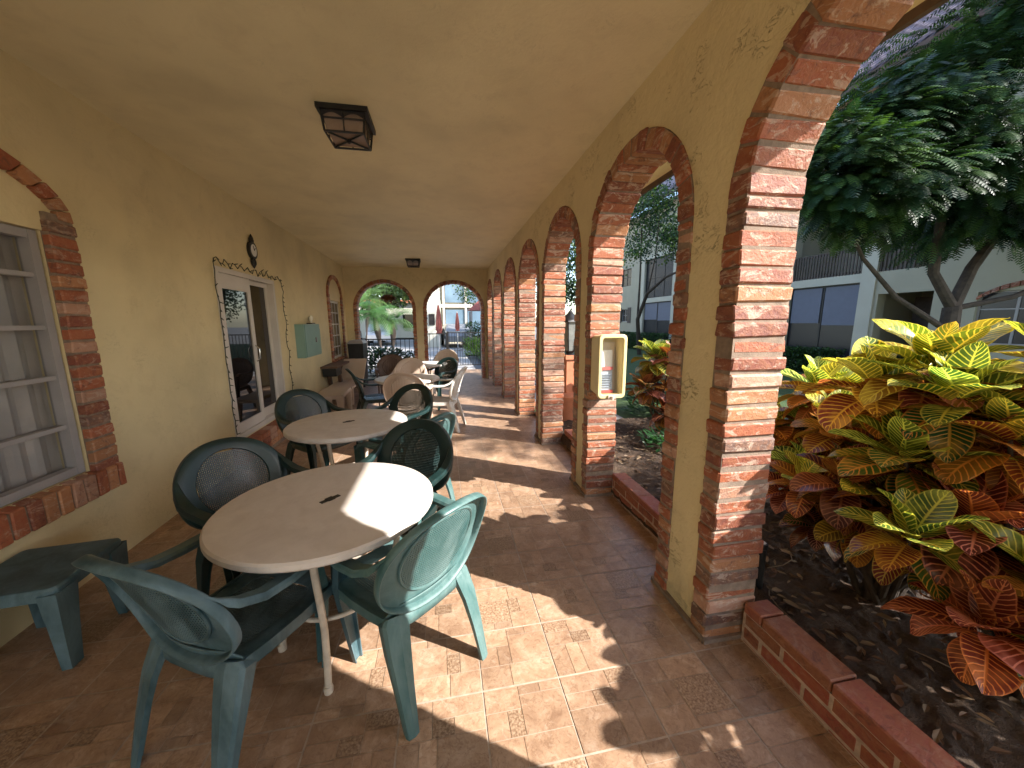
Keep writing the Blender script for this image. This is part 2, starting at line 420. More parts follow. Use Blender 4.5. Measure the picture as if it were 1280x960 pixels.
def brick_arch(parent, mp, ua, ub, z0, spr, rise, n0, n1, tw=.105, label=None, course=.0715, mort=None):
    """brick lining of an opening whose OUTER brick edge is ua..ub; bricks run through n0..n1."""
    mb = MB(); g = .011
    z = z0 + .004
    while z < spr - .02:
        h = min(course, spr - z)
        for s in (0, 1):
            a, b = (ua, ua+tw) if s == 0 else (ub-tw, ub)
            j = R.uniform(-.007, .007); nj = R.uniform(-.007, .007)
            mb.col = bcol()
            p = [mp(a+j, n0+nj, z), mp(b+j, n0+nj, z), mp(b+j, n1+nj, z), mp(a+j, n1+nj, z),
                 mp(a+j, n0+nj, z+h-g), mp(b+j, n0+nj, z+h-g), mp(b+j, n1+nj, z+h-g), mp(a+j, n1+nj, z+h-g)]
            mb.cham([jit(q, .004) for q in p], R.uniform(.005, .010))
        z += h
    c = (ua+ub)/2; ro = (ub-ua)/2; ri = ro - tw; rri = rise - tw
    # parametrise by arc length of inner ellipse
    def el(t, o): return (c - (ro if o else ri)*cos(t), spr + (rise if o else rri)*sin(t))
    L = 0; ts = [0]; S = [0]; K = 200
    for k in range(1, K+1):
        a = el(pi*(k-1)/K, 0); b = el(pi*k/K, 0); L += math.hypot(a[0]-b[0], a[1]-b[1]); S.append(L)
    n = max(7, round(L/(course*1.12)))
    def inv(s):
        for k in range(1, K+1):
            if S[k] >= s: return pi*(k-1+(s-S[k-1])/(S[k]-S[k-1]))/K
        return pi
    for k in range(n):
        t0 = inv(L*(k+.04)/n); t1 = inv(L*(k+.96)/n)
        mb.col = bcol(); nj = R.uniform(-.005, .005); dr = R.uniform(-.006, .006)
        A, B, Cc, D = el(t0, 0), el(t1, 0), el(t1, 1), el(t0, 1)
        p = [mp(A[0], n0+nj, A[1]+dr), mp(B[0], n0+nj, B[1]+dr), mp(B[0], n1+nj, B[1]+dr), mp(A[0], n1+nj, A[1]+dr),
             mp(D[0], n0+nj, D[1]), mp(Cc[0], n0+nj, Cc[1]), mp(Cc[0], n1+nj, Cc[1]), mp(D[0], n1+nj, D[1])]
        mb.cham([jit(q, .004) for q in p], R.uniform(.005, .010))
    o = mb.build('brick_arch', M['brick'], parent)
    if label: o['label'] = label
    # mortar body, recessed 6 mm behind the brick faces
    m2 = MB(); e = .007
    tw2 = tw - e
    for (a, b) in ((ua+.002, ua+tw2), (ub-tw2, ub-.002)):
        m2.hexa([mp(a, n0+e, z0), mp(b, n0+e, z0), mp(b, n1-e, z0), mp(a, n1-e, z0), mp(a, n0+e, spr), mp(b, n0+e, spr), mp(b, n1-e, spr), mp(a, n1-e, spr)])
    K = 24
    def el2(t, o): return (c - (ro-.002 if o else ri+e)*cos(t), spr + (rise-.002 if o else rri+e)*sin(t))
    for k in range(K):
        t0 = pi*k/K; t1 = pi*(k+1)/K
        A, B, Cc, D = el2(t0, 0), el2(t1, 0), el2(t1, 1), el2(t0, 1)
        m2.hexa([mp(A[0], n0+e, A[1]), mp(B[0], n0+e, B[1]), mp(B[0], n1-e, B[1]), mp(A[0], n1-e, A[1]),
                 mp(D[0], n0+e, D[1]), mp(Cc[0], n0+e, Cc[1]), mp(Cc[0], n1-e, Cc[1]), mp(D[0], n1-e, D[1])])
    m2.build('mortar', M['mortar'], o)
    return o

# ------------------------------------------------------------------ the arcade
CEIL = 2.85
XA, XB = 1.178, 1.415            # stucco faces of the arcade wall
mpA = lambda u, n, z: (n, u, z)
piers = [-.18, 1.31, 2.80, 4.20, 5.62, 7.04, 8.46]
pw = [.43, .43, .37, .36, .36, .36, .36]
arc = thing('arcade_wall', 'yellow stucco arcade wall of brick-lined arches along the open garden side of the walkway', 'arcade', (1.3, 4, 0))
TW = .105; SPR = 1.985; RO = .615
opn = []
for i in range(6):
    a = piers[i] + pw[i] - TW; b = piers[i+1] + TW
    opn.append((a, b, 0.0, SPR, RO))
opn.append((piers[6]+pw[6]-TW, 9.74, 0.0, SPR, RO-.05))
mb = MB()
wall_with_openings(mb, mpA, -3.2, 9.9, 0, 2.96, XA, XB, [(-2.9, -1.62, 0, SPR, RO)] + opn)
mb.build('wall', M['stucco'], arc)
for i, (a, b, s, sp, r) in enumerate(opn):
    brick_arch(arc, mpA, a, b, 0.0, sp, r, XA-.014, XB+.012, TW)
mb = MB()                      # mortar plinth at the foot of each pier
for i in range(1, 7):
    mb.box(XA-.022, XB+.02, piers[i]-.012, piers[i]+pw[i]+.012, 0, .022)
mb.build('plinth', M['mortar'], arc)
# eave: soffit, fascia and roof tiles
EX = 2.10
ev = thing('walkway_roof', 'roof overhang outside the arches with brown fascia board and barrel tile edge', 'roof', (1.8, 4, 2.85))
mb = MB(); mb.box(XB+.001, EX-.03, -3.2, 10.2, 2.845, 2.88); mb.build('soffit', M['stucco'], ev)
mb = MB(); mb.box(EX-.03, EX, -3.2, 10.2, 2.80, 2.95); mb.build('fascia', M['soffit'], ev)
mb = MB(); yy = -3.1
mb.box(-3.0, EX-.001, -3.2, 10.2, 2.97, 3.0)
while yy < 10.2:
    pts = []
    for k in range(7):
        t = pi*k/6; pts.append((yy - .075*cos(t), 2.955 + .06*sin(t)))
    for (xa, xb, zz) in ((EX-.5, EX+.045, 0),):
        A = [(xa, p[0], p[1]+.17) for p in pts]; B = [(xb, p[0], p[1]+.0) for p in pts]
        mb.prism(A, B)
    pp_ = [(yy + .095 - .06*cos(pi*k/6), 2.972 - .062*sin(pi*k/6)) for k in range(7)]
    mb.prism([(EX-.3, p[0], p[1]+.13) for p in pp_], [(EX+.115, p[0], p[1]-.005) for p in pp_])
    yy += .19
mb.build('roof_tile', M['terracotta'], ev)

# ceiling / floor (structure)
LWX = lambda y: -2.13 - .0314*(y-3)
mb = MB(); mb.face([(LWX(-3.2)-.3, -3.2, CEIL), (LWX(10.2)-.3, 10.2, CEIL), (XA+.05, 10.2, CEIL), (XA+.05, -3.2, CEIL)])
mb.build('ceiling', M['ceil']); tag(bpy.data.objects['ceiling'], 'flat tan plaster ceiling over the covered walkway', kind='structure')

mb = MB(); TX, TY = .325, .292
mb.col = (1, 1, 1)
def sub(mb, x0, x1, y0, y1, tone, mos):
    g = .0011; mb.col = (tone, mos, 0)
    mb.face([(x0+g, y0+g, 0), (x1-g, y0+g, 0), (x1-g, y1-g, 0), (x0+g, y1-g, 0)])
ix0 = -8; iy0 = -4
for ix in range(ix0, 5):
    for iy in range(iy0, 36):
        x = .111 + ix*TX; y = 1.275 + (iy)*TY
        gg = .0026; w = TX-2*gg; h = TY-2*gg
        x0 = x+gg; y0 = y+gg; r = R.choice((0, 1, 2, 3)); base = R.uniform(.86, 1.08)
        # patchwork: big square, long strip, small squares, rectangle
        rects = [(0, .56, 0, .52, .92, R.random() < .3), (.56, .76, 0, .52, 1.05, False), (.76, 1, 0, .52, .9, False),
                 (0, .36, .52, .74, 1.06, False), (.36, .62, .52, .74, .8, True), (.62, 1, .52, .78, 1.0, False),
                 (0, .62, .74, 1, 1.02, False), (.62, 1, .78, 1, .88, R.random() < .25)]
        if R.random() < .45:
            rects = [(0, .40, 0, .34, .95, False), (.40, 1, 0, .34, 1.06, False), (0, .26, .34, .68, 1.0, False), (.26, .44, .34, .68, .85, R.random() < .5), (.44, 1, .34, .86, .94, R.random() < .25),
                     (0, .44, .68, 1, 1.03, False), (.44, .72, .86, 1, .86, False), (.72, 1, .86, 1, 1.04, False)]
        for (a, b, c, d, t, mo) in rects:
            if r & 1: a, b = 1-b, 1-a
            if r & 2: c, d = 1-d, 1-c
            X0, X1 = x0+a*w, x0+b*w; Y0, Y1 = y0+c*h, y0+d*h
            if X0 > 1.46: continue
            X1 = min(X1, 1.46)
            sub(mb, X0, X1, Y0, Y1, base*t*R.uniform(.92, 1.08), 1.0 if mo else (R.uniform(0, .25)))
fl = mb.build('floor', M['tile']); tag(fl, 'patchwork patterned brown ceramic tile floor of the walkway', kind='structure')
mb = MB(); mb.box(-3.1, 1.47, -3.2, 10.05, -.06, -.0025)
o = mb.build('floor_base', M['grout']); tag(o, 'pale grout bed between the floor tiles', kind='structure')

# ------------------------------------------------------------------ left wall (slightly skewed in plan)
mpL = lambda u, n, z: (LWX(u) - n, u, z)          # n = into the wall
cw = thing('clubhouse_wall', 'long yellow stucco building wall with windows and sliding door on the left of the walkway', 'wall', (-2.2, 4, 0))
WA = (1.09, 2.69, .62, 2.0); W2 = (8.16, 9.44, .72, 1.98)
mb = MB()
wall_with_openings(mb, mpL, -3.2, 10.2, 0, 2.96, 0, .22,
    [(WA[0]+.16, WA[1]-.16, WA[2], WA[3], 0), (4.15, 5.56, .27, 2.06, 0), (W2[0]+.13, W2[1]-.13, W2[2], W2[3], 0)])
mb.build('wall', M['stucco2'], cw)
def ring_window(Wd, rise, tw, ringtw, name, label, bars, mull, cur):
    a, b, sill, head = Wd
    t = thing(name, label, 'window', mpL((a+b)/2, 0, sill))
    # surround: jambs + thin arch + sill of soldier bricks, proud of the wall
    m_ = MB(); z = sill-.02
    while z < head+.05:
        for (x0, x1) in ((a, a+tw), (b-tw, b)):
            m_.col = bcol(); nj = R.uniform(-.004, .004)
            h = .0615
            p = [mpL(x0, .01, z), mpL(x1, .01, z), mpL(x1, -.034+nj, z), mpL(x0, -.034+nj, z), mpL(x0, .01, z+h), mpL(x1, .01, z+h), mpL(x1, -.034+nj, z+h), mpL(x0, -.034+nj, z+h)]
            p = [p[3], p[2], p[1], p[0], p[7], p[6], p[5], p[4]]
            m_.cham([jit(q, .003) for q in p], .006)
        z += .0735
    y = a
    while y < b-.01:
        m_.col = bcol(); w = min(.068, b-y)
        p = [mpL(y, -.05, sill-.15), mpL(y+w, -.05, sill-.15), mpL(y+w, .0, sill-.15), mpL(y, .0, sill-.15),
             mpL(y, -.05, sill-.005), mpL(y+w, -.05, sill-.005), mpL(y+w, .02, sill+.005), mpL(y, .02, sill+.005)]
        m_.cham([jit(q, .003) for q in p], .006); y += .078
    c = (a+b)/2; ro = (b-a)/2; spr = head+.07; n = int(pi*ro/.15); 
    for k in range(n):
        t0 = pi*(k+.04)/n; t1 = pi*(k+.96)/n; m_.col = bcol()
        P = lambda t_, o_: (c - (ro-(0 if o_ else ringtw))*cos(t_), spr + (rise-(0 if o_ else ringtw))*sin(t_))
        A, B, Cc, D = P(t0, 0), P(t1, 0), P(t1, 1), P(t0, 1)
        p = [mpL(A[0], -.034, A[1]), mpL(B[0], -.034, B[1]), mpL(B[0], .01, B[1]), mpL(A[0], .01, A[1]),
             mpL(D[0], -.034, D[1]), mpL(Cc[0], -.034, Cc[1]), mpL(Cc[0], .01, Cc[1]), mpL(D[0], .01, D[1])]
        m_.cham([jit(q, .002) for q in p], .005)
    m_.build('brick_surround', M['darkbrick'], t)
    # mortar backing
    g = MB()
    for (x0, x1) in ((a+.004, a+tw-.004), (b-tw+.004, b-.004)):
        g.hexa([mpL(x0, -.024, sill-.02), mpL(x1, -.024, sill-.02), mpL(x1, .012, sill-.02), mpL(x0, .012, sill-.02), mpL(x0, -.024, head+.1), mpL(x1, -.024, head+.1), mpL(x1, .012, head+.1), mpL(x0, .012, head+.1)])
    g.hexa([mpL(a+.01, -.04, sill-.145), mpL(b-.01, -.04, sill-.145), mpL(b-.01, .01, sill-.145), mpL(a+.01, .01, sill-.145), mpL(a+.01, -.04, sill-.012), mpL(b-.01, -.04, sill-.012), mpL(b-.01, .03, sill-.012), mpL(a+.01, .03, sill-.012)])
    g.build('mortar', M['mortar'], t)
    # metal frame
    i0, i1 = a+tw+.005, b-tw-.005
    f = MB(); d0, d1 = (.035, .085) if cur else (.060, .072)
    def bar(x0, x1, z0, z1, e=0): 
        f.hexa([mpL(x0, d1, z0), mpL(x1, d1, z0), mpL(x1, d0-e, z0), mpL(x0, d0-e, z0), mpL(x0, d1, z1), mpL(x1, d1, z1), mpL(x1, d0-e, z1), mpL(x0, d0-e, z1)])
    F = .045
    bar(i0, i0+F, sill+.006, head-.004, .01); bar(i1-F, i1, sill+.006, head-.004, .01); bar(i0+F, i1-F, head-.004-F, head-.004, .006); bar(i0+F, i1-F, sill+.006, sill+.006+F, .006)
    for zb in bars: bar(i0+F, i1-F, zb-.012, zb+.012)
    for yb in mull: bar(yb-.014, yb+.014, sill+F, head-F, -.004)
    f.build('window_frame', M['alugrey'] if cur else M['alu'], t)
    p = MB(); q0 = .075
    p.face([mpL(i0, q0, sill), mpL(i1, q0, sill), mpL(i1, q0, head), mpL(i0, q0, head)])
    gl = p.build('pane', M['winglass'], t); solidify(gl, .004)
    # curtain, then a flat dark sheet painted as the unlit room
    if cur:
        cu = MB(); nseg = 60
        for k in range(nseg):
            ya = i0+.01+(i1+.03-i0)*k/nseg; yb = i0+.01+(i1+.03-i0)*(k+1)/nseg
            na = .155+.016*sin(k*1.25); nb = .155+.016*sin((k+1)*1.25)
            cu.face([mpL(ya, na, sill), mpL(yb, nb, sill), mpL(yb, nb, head), mpL(ya, na, head)], smooth=True)
        cu.build('curtain', M['curtain'], t)
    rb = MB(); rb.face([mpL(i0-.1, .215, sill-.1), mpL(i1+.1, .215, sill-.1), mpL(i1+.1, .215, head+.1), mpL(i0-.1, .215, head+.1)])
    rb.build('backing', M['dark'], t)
    return t
m, nt, b = new_mat('clear_window_glass'); b.inputs['Base Color'].default_value = (.05, .055, .06, 1)
b.inputs['Roughness'].default_value = .03; b.inputs['Alpha'].default_value = .18; b.inputs['Specular IOR Level'].default_value = .8
M['winglass'] = m
zs = [.915, 1.20, 1.48, 1.76]
ring_window(WA, .34, .165, .088, 'arched_window', 'large grey metal framed window with brick surround nearest the camera on the left wall', zs, [1.9], True)
ring_window(W2, .47, .13, .085, 'arched_window', 'narrow white barred window with brick arch at the far end of the left wall', [.97, 1.22, 1.47, 1.72], [8.55, 8.8, 9.05], False)

# sliding door
dr = thing('sliding_door', 'white framed sliding glass door outlined by a string of lights on the left wall', 'door', mpL(4.85, 0, .27))
def lbox(mb, u0, u1, n0, n1, z0, z1):      # n outward from wall is negative
    mb.hexa([mpL(u0, n1, z0), mpL(u1, n1, z0), mpL(u1, n0, z0), mpL(u0, n0, z0), mpL(u0, n1, z1), mpL(u1, n1, z1), mpL(u1, n0, z1), mpL(u0, n0, z1)])
mb = MB(); D0, D1, Z0, Z1 = 4.155, 5.555, .275, 2.055
lbox(mb, D0, D0+.055, -.012, .10, Z0, Z1); lbox(mb, D1-.055, D1, -.012, .10, Z0, Z1)
lbox(mb, D0+.055, D1-.055, -.012, .10, Z1-.05, Z1); lbox(mb, D0+.055, D1-.055, -.012, .10, Z0, Z0+.05)
mb.build('door_frame', M['alu'], dr)
for (a, b_, n, nm, top) in ((D0+.058, 4.90, .012, 'door_panel', .15), (4.84, D1-.058, .058, 'door_panel', .05)):
    p = MB(); st = .075
    lbox(p, a, a+st, n, n+.035, Z0+.052, Z1-.053); lbox(p, b_-st, b_, n, n+.035, Z0+.052, Z1-.053)
    lbox(p, a+st, b_-st, n, n+.035, Z1-.053-top, Z1-.053); lbox(p, a+st, b_-st, n, n+.035, Z0+.052, Z0+.16)
    po = p.build(nm, M['alu'], dr)
    g = MB(); lbox(g, a+st, b_-st, n+.014, n+.02, Z0+.16, Z1-.053-top); g.build('glass', M['glass'], po)
    if n < .03:
        h = MB(); h.tube([mpL(4.862, .012, 1.05), mpL(4.862, -.028, 1.08), mpL(4.862, -.03, 1.2), mpL(4.862, .012, 1.24)], .008); h.build('handle', M['chrome'], po)
mb = MB(); lbox(mb, D0, D1, .15, .21, .27, 2.06); mb.build('backing', M['dark'], dr)  # dark slab painted as the unlit room behind the door
st = thing('brick_step', 'low red brick step below the sliding glass door', 'step', mpL(4.85, -.1, 0))
mb = MB(); y = 4.05
while y < 5.62:
    for k, (za, zb) in enumerate(((.19, .255), (.12, .185), (.05, .115))):
        mb.col = bcol(); p0 = y
        q = [mpL(p0, 0, za), mpL(p0, -.13, za), mpL(p0+.19, -.13, za), mpL(p0+.19, 0, za), mpL(p0, 0, zb), mpL(p0, -.13, zb), mpL(p0+.19, -.13, zb), mpL(p0+.19, 0, zb)]
        mb.cham(q, .006)
    y += .2
mb.build('bricks', M['redbrick'], st)
mb = MB(); lbox(mb, 4.06, 5.63, -.12, .0, 0, .25); mb.build('mortar', M['mortar'], st)

# string lights round the door
sl = thing('string_lights', 'dark wire of small fairy lights looped round the sliding door frame', 'string lights', mpL(4.9, -.03, 2.1))
path = []
def sp(u, z): path.append(Vector(mpL(u, -.022 - R.uniform(0, .012), z)))
for k in range(24): sp(4.11 + R.uniform(-.012, .012), .36 + 1.72*k/23)
for k in range(34): sp(4.12 + 1.62*k/33, 2.10 + .028*sin(k*1.9) + R.uniform(-.018, .018))
for k in range(26): sp(5.76 + .025*sin(k*.9) + R.uniform(-.01, .01), 2.06 - 1.6*k/25)
mb = MB(); mb.tube(path, .0045, 5)
mb.build('wire', M['wire'], sl)
for i, p in enumerate(path):
    d = Vector((R.uniform(.1, .6), R.uniform(-1, 1), R.uniform(-1, .6))).normalized()
    mb = MB(); mb.tube([p, p+d*.02, p+d*.036], [.0045, .005, .0025], 5); mb.build('bulb', M['wire'], sl)

# clock
ck = thing('wall_clock', 'small ornate black wall clock hung above the sliding door', 'clock', mpL(5.0, 0, 2.34))
def disc(mb, u, z, r, n0, n1, seg=28):
    A = [mpL(u + r*cos(2*pi*k/seg), n0, z + r*sin(2*pi*k/seg)) for k in range(seg)]
    B = [mpL(u + r*cos(2*pi*k/seg), n1, z + r*sin(2*pi*k/seg)) for k in range(seg)]
    mb.prism(A, B)
mb = MB(); disc(mb, 5.0, 2.345, .098, 0, -.035)
for s in (1, -1):
    pts = [mpL(5.0 + .05*cos(t)*s, -.02, 2.345 - .13 + .035*sin(t)) for t in [k*.5 for k in range(10)]]
    mb.tube(pts, .011, 6)
    pts = [mpL(5.0 + .045*cos(t)*s, -.02, 2.345 + .115 + .03*sin(t)) for t in [k*.5 for k in range(9)]]
    mb.tube(pts, .010, 6)
mb.tube([mpL(5.0, -.02, 2.44), mpL(5.0, -.02, 2.485), mpL(5, -.02, 2.53)], [.02, .024, .004], 8)
mb.tube([mpL(5.0, -.02, 2.25), mpL(5.0, -.02, 2.19), mpL(5, -.02, 2.14)], [.022, .03, .004], 8)
mb.build('clock_case', M['black'], ck)
mb = MB(); disc(mb, 5.0, 2.345, .07, -.034, -.038); mb.build('clock_face', M['paper'], ck)
mb = MB(); mb.tube([mpL(5.0, -.042, 2.345), mpL(5.03, -.042, 2.375)], .004, 5); mb.tube([mpL(5.0, -.042, 2.345), mpL(4.98, -.042, 2.395)], .003, 5)
mb.build('clock_hands', M['black'], ck)

# electrical cabinet
eb = thing('electrical_cabinet', 'teal painted metal cabinet mounted on the left wall past the door', 'cabinet', mpL(6.6, 0, .95))
mb = MB(); lbox(mb, 6.18, 7.0, -.13, 0, .96, 1.48); mb.build('case', M['teabox'], eb)
mb = MB(); lbox(mb, 6.20, 6.74, -.142, -.131, .975, 1.465); o = mb.build('door', M['teabox'], eb)
h = MB(); lbox(h, 6.68, 6.72, -.16, -.142, 1.18, 1.26); h.build('latch', M['alugrey'], o)
mb = MB(); lbox(mb, 6.75, 6.99, -.139, -.131, .975, 1.40); mb.build('cover_plate', M['teabox'], eb)
wl = thing('wall_lamp', 'little bare white bulb lamp standing above the teal cabinet', 'lamp', mpL(6.85, -.05, 1.49))
mb = MB(); lbox(mb, 6.76, 6.94, -.09, 0, 1.484, 1.50); mb.build('base', M['black'], wl)
mb = MB(); p = mpL(6.85, -.05, 1.503); mb.lathe([(.014, 0), (.02, .03), (.034, .06), (.036, .085), (.022, .115), (.0001, .125)], p, 14); mb.build('bulb', M['bulb'], wl)

# ------------------------------------------------------------------ end wall
EY = 9.8
mpE = lambda u, n, z: (u, EY + n, z)
ew = thing('end_wall', 'yellow stucco end wall with two open brick-lined arches closing the walkway', 'wall', (-.5, EY, 0))
mb = MB()
E1 = (-2.16, -.655, 0, 1.84, .72); E2 = (-.475, 1.10, 0, 1.84, .73)
wall_with_openings(mb, mpE, -2.6, XB-.005, 0, 2.96, 0, .24, [E1, E2])
mb.build('wall', M['stucco'], ew)
for E in (E1, E2): brick_arch(ew, mpE, E[0], E[1], 0, E[3], E[4], -.014, .252, .085)
mb = MB()
bw = thing('back_wall', 'yellow stucco wall with two arches behind the viewer', 'wall', (-.5, -3.2, 0))
wall_with_openings(mb, lambda u, n, z: (u, -3.2-n, z), -2.6, XB-.005, 0, 2.96, 0, .24, [E1, E2]); mb.build('wall', M['stucco'], bw)

# ------------------------------------------------------------------ monobloc armchair, faces +Y, origin on the floor
def sup(t, a, b, e):
    c, s = cos(t), sin(t)
    return (math.copysign(abs(c)**(2/e), c)*a, math.copysign(abs(s)**(2/e), s)*b)
CZ = .640
def backpt(x, z): return (x, -.185 - (z-.42)*.36 + .75*x*x, z)
def lattice(mb, fn, x0, x1, y0, y1, pitch, hole, inside):
    nx = int((x1-x0)/pitch); ny = int((y1-y0)/pitch)
    xs = []; ys = []
    for i in range(nx): xs += [x0+i*pitch, x0+i*pitch+(pitch-hole)]
    for j in range(ny): ys += [y0+j*pitch, y0+j*pitch+(pitch-hole)]
    vid = {}; V = []; F = []
    def vv(i, j):
        if (i, j) not in vid: vid[(i, j)] = len(V); V.append(fn(xs[i], ys[j]))
        return vid[(i, j)]
    for i in range(len(xs)-1):
        for j in range(len(ys)-1):
            if (i & 1) and (j & 1): continue
            if not inside((xs[i]+xs[i+1])/2, (ys[j]+ys[j+1])/2): continue
            F.append((vv(i, j), vv(i+1, j), vv(i+1, j+1), vv(i, j+1)))
    mb.idx(V, F)
def make_chair(name, mt, solid=False, h=1.0, w=1.0):
    t = thing(name, 'chair', 'chair')
    def S(p): return (p[0]*w, p[1], p[2] if p[2] < .3 else .3 + (p[2]-.3)*h)
    a_i, b_i = .188, .165
    # backrest shell: inner oval opening to outer outline, rolled rim
    n = 56; rings = []
    def outer(tt, k):
        x, z = sup(tt, .282, .222, 2.15 if sin(tt) > 0 else 2.5)
        return x*k, z*k
    prof = [(0, 0), (.04, .006), (.5, .004), (.86, 0), (.97, -.006), (1.0, -.018), (.995, -.036)]
    V = []
    for (q, off) in prof:
        for k in range(n):
            tt = 2*pi*k/n
            xi, zi = a_i*cos(tt), b_i*sin(tt); xo, zo = outer(tt, 1)
            x = xi + (xo-xi)*q; z = CZ + zi + (zo-zi)*q
            p = backpt(x, z); V.append(S((p[0], p[1]+off, p[2]+off*.3)))
    m = len(prof)
    F = [(i*n+k, i*n+(k+1) % n, (i+1)*n+(k+1) % n, (i+1)*n+k) for i in range(m-1) for k in range(n)]
    mb = MB(); mb.idx(V, F, smooth=True)
    bo = solidify(mb.build('backrest', mt, t, world=False), .006)
    # oval bead around the panel
    mb = MB(); pts = []
    for k in range(n+1):
        tt = 2*pi*k/n; p = backpt((a_i+.004)*cos(tt), CZ+(b_i+.004)*sin(tt)); pts.append(S((p[0], p[1], p[2])))
    mb.tube(pts, .0065, 6, cap=False); mb.build('rim_bead', mt, bo, world=False)
    mb = MB()
    if solid:
        V = []; F = []; K = 40; J = 8
        for j in range(J+1):
            for k in range(K):
                q = max(.001, j/J); x = a_i*q*cos(2*pi*k/K); z = CZ+b_i*q*sin(2*pi*k/K)
                p = backpt(x, z); V.append(S((p[0], p[1]-.006*(1-q), p[2])))
        F = [(j*K+k, j*K+(k+1) % K, (j+1)*K+(k+1) % K, (j+1)*K+k) for j in range(J) for k in range(K)]
        mb.idx(V, F, smooth=True)
        for k in range(-4, 5):
            x = k*.036; hh = b_i*sqrt(max(0, 1-(x/a_i)**2))*.9
            pts = [S(backpt(x, CZ-hh+2*hh*q/6)) for q in range(7)]
            mb.tube(pts, .004, 5)
    else:
        lattice(mb, lambda x, z: S(backpt(x, z)), -a_i, a_i, CZ-b_i, CZ+b_i, .0098, .0052,
                lambda x, z: (x/(a_i+.004))**2+((z-CZ)/(b_i+.004))**2 < 1)
    po = mb.build('back_panel', mt, bo, world=False); solidify(po, .0035)
    # lower apron joining backrest to seat
    mb = MB(); V = []; K = 14; zl = [.452, .44, .42, .385, .368]
    for zi, z in enumerate(zl):
        hw = [.17, .19, .212, .218, .214][zi]
        for k in range(K+1):
            x = -hw + 2*hw*k/K; p = backpt(x, max(z, .40)); V.append(S((p[0], p[1]-.006, z)))
    F = [(i*(K+1)+k, i*(K+1)+k+1, (i+1)*(K+1)+k+1, (i+1)*(K+1)+k) for i in range(len(zl)-1) for k in range(K)]
    mb.idx(V, F, smooth=True); solidify(mb.build('apron', mt, t, world=False), .005)
    # seat
    def seat_out(tt, k=1):
        x, y = sup(tt, .235*k, .225*k, 5); y2 = y + .025
        x *= (1 - .10*(0.25-y2)/.45)
        return x, y2
    def seat_z(x, y): return .405 + .012*(y/.25)**2 - .012*(1-min(1, (x/.22)**2)) + (.010 if y > .2 else 0)
    V = []; ns = 48
    for (q, dz) in ((.70, 0), (.72, .002), (.9, .002), (.985, 0), (1.01, -.010), (1.015, -.045)):
        for k in range(ns):
            x, y = seat_out(2*pi*k/ns, q); V.append(S((x, y, seat_z(x, y)+dz)))
    F = [(i*ns+k, i*ns+(k+1) % ns, (i+1)*ns+(k+1) % ns, (i+1)*ns+k) for i in range(5) for k in range(ns)]
    mb = MB(); mb.idx(V, F, smooth=True); so = solidify(mb.build('seat', mt, t, world=False), .005)
    mb = MB()
    if solid:
        V = []
        for j in range(7):
            for k in range(ns):
                x, y = seat_out(2*pi*k/ns, .70*max(.001, j/6)); V.append(S((x, y, seat_z(x, y)-.001)))
        mb.idx(V, [(i*ns+k, i*ns+(k+1) % ns, (i+1)*ns+(k+1) % ns, (i+1)*ns+k) for i in range(6) for k in range(ns)], smooth=True)
    else:
        lattice(mb, lambda x, y: S((x, y, seat_z(x, y)-.001)), -.165, .165, -.135, .185, .0105, .0052,
                lambda x, y: (abs(x)/.166)**5 + (abs(y-.025)/.160)**5 < 1)
    solidify(mb.build('seat_panel', mt, so, world=False), .0035)
    for s in (-1, 1):
        # arm: swoops from the backrest side, forward and over the front leg
        def U(wd, th, lip):
            return [(-wd, -lip), (-wd, 0), (-wd*.7, th), (wd*.7, th), (wd, 0), (wd, -lip), (wd-.006, -lip), (wd-.008, -.002), (-wd+.008, -.002), (-wd+.006, -lip)]
        pts = [(.256, -.262, .735), (.268, -.235, .705), (.278, -.19, .668), (.287, -.12, .642), (.292, -.03, .636), (.290, .07, .640), (.284, .15, .640), (.278, .195, .628), (.274, .222, .595)]
        wds = [.004, .012, .022, .029, .030, .031, .032, .034, .036]
        P = [S((p[0]*s, p[1], p[2])) for p in pts]
        P2 = [P[0]]
        for a_, b_ in zip(P, P[1:]): P2 += [tuple((a_[i]+b_[i])/2 for i in range(3)), b_]
        W2_ = [wds[0]]
        for a_, b_ in zip(wds, wds[1:]): W2_ += [(a_+b_)/2, b_]
        mb = MB(); sd = (1, 0, 0)
        # normal = d x side ; for forward travel (+Y) x (+X) = -Z, so flip with -X side
        mb.sweep(P2, (-1, 0, 0), lambda i: U(W2_[i], min(.010, W2_[i]*.5), .003 if i < 3 else .014), smooth=True)
        mb.build('arm', mt, t, world=False)
        # front leg: channel, widest at seat height, tapering to the foot
        pts = [(.274, .222, .612), (.262, .226, .50), (.252, .232, .42), (.255, .243, .28), (.262, .256, .14), (.270, .270, .0)]
        hw = [.030, .036, .046, .037, .030, .022]
        P = [S((p[0]*s, p[1], p[2])) for p in pts]
        def L(i):
            a = hw[i]; d = .028 if i < 3 else .028 - (i-2)*.004
            q = [(-a, 0), (-a*.35, .007), (a*.35, .007), (a, 0), (a, -d), (a-.006, -d), (a-.009, -.004), (-a+.009, -.004), (-a+.006, -d), (-a, -d)]
            return q if s > 0 else [(-x, y) for (x, y) in q][::-1]
        mb = MB()
        mb.sweep(P, (0, -1*s, 0) if s > 0 else (0, 1, 0), L, smooth=True)
        mb.build('leg', mt, t, world=False)
        # gusset between front leg and seat
        pts = [(.186, -.180, .418), (.190, -.190, .398), (.206, -.225, .30), (.214, -.258, .17), (.220, -.295, .0)]
        hw = [.036, .050, .044, .034, .024]
        P = [S((p[0]*s, p[1], p[2])) for p in pts]
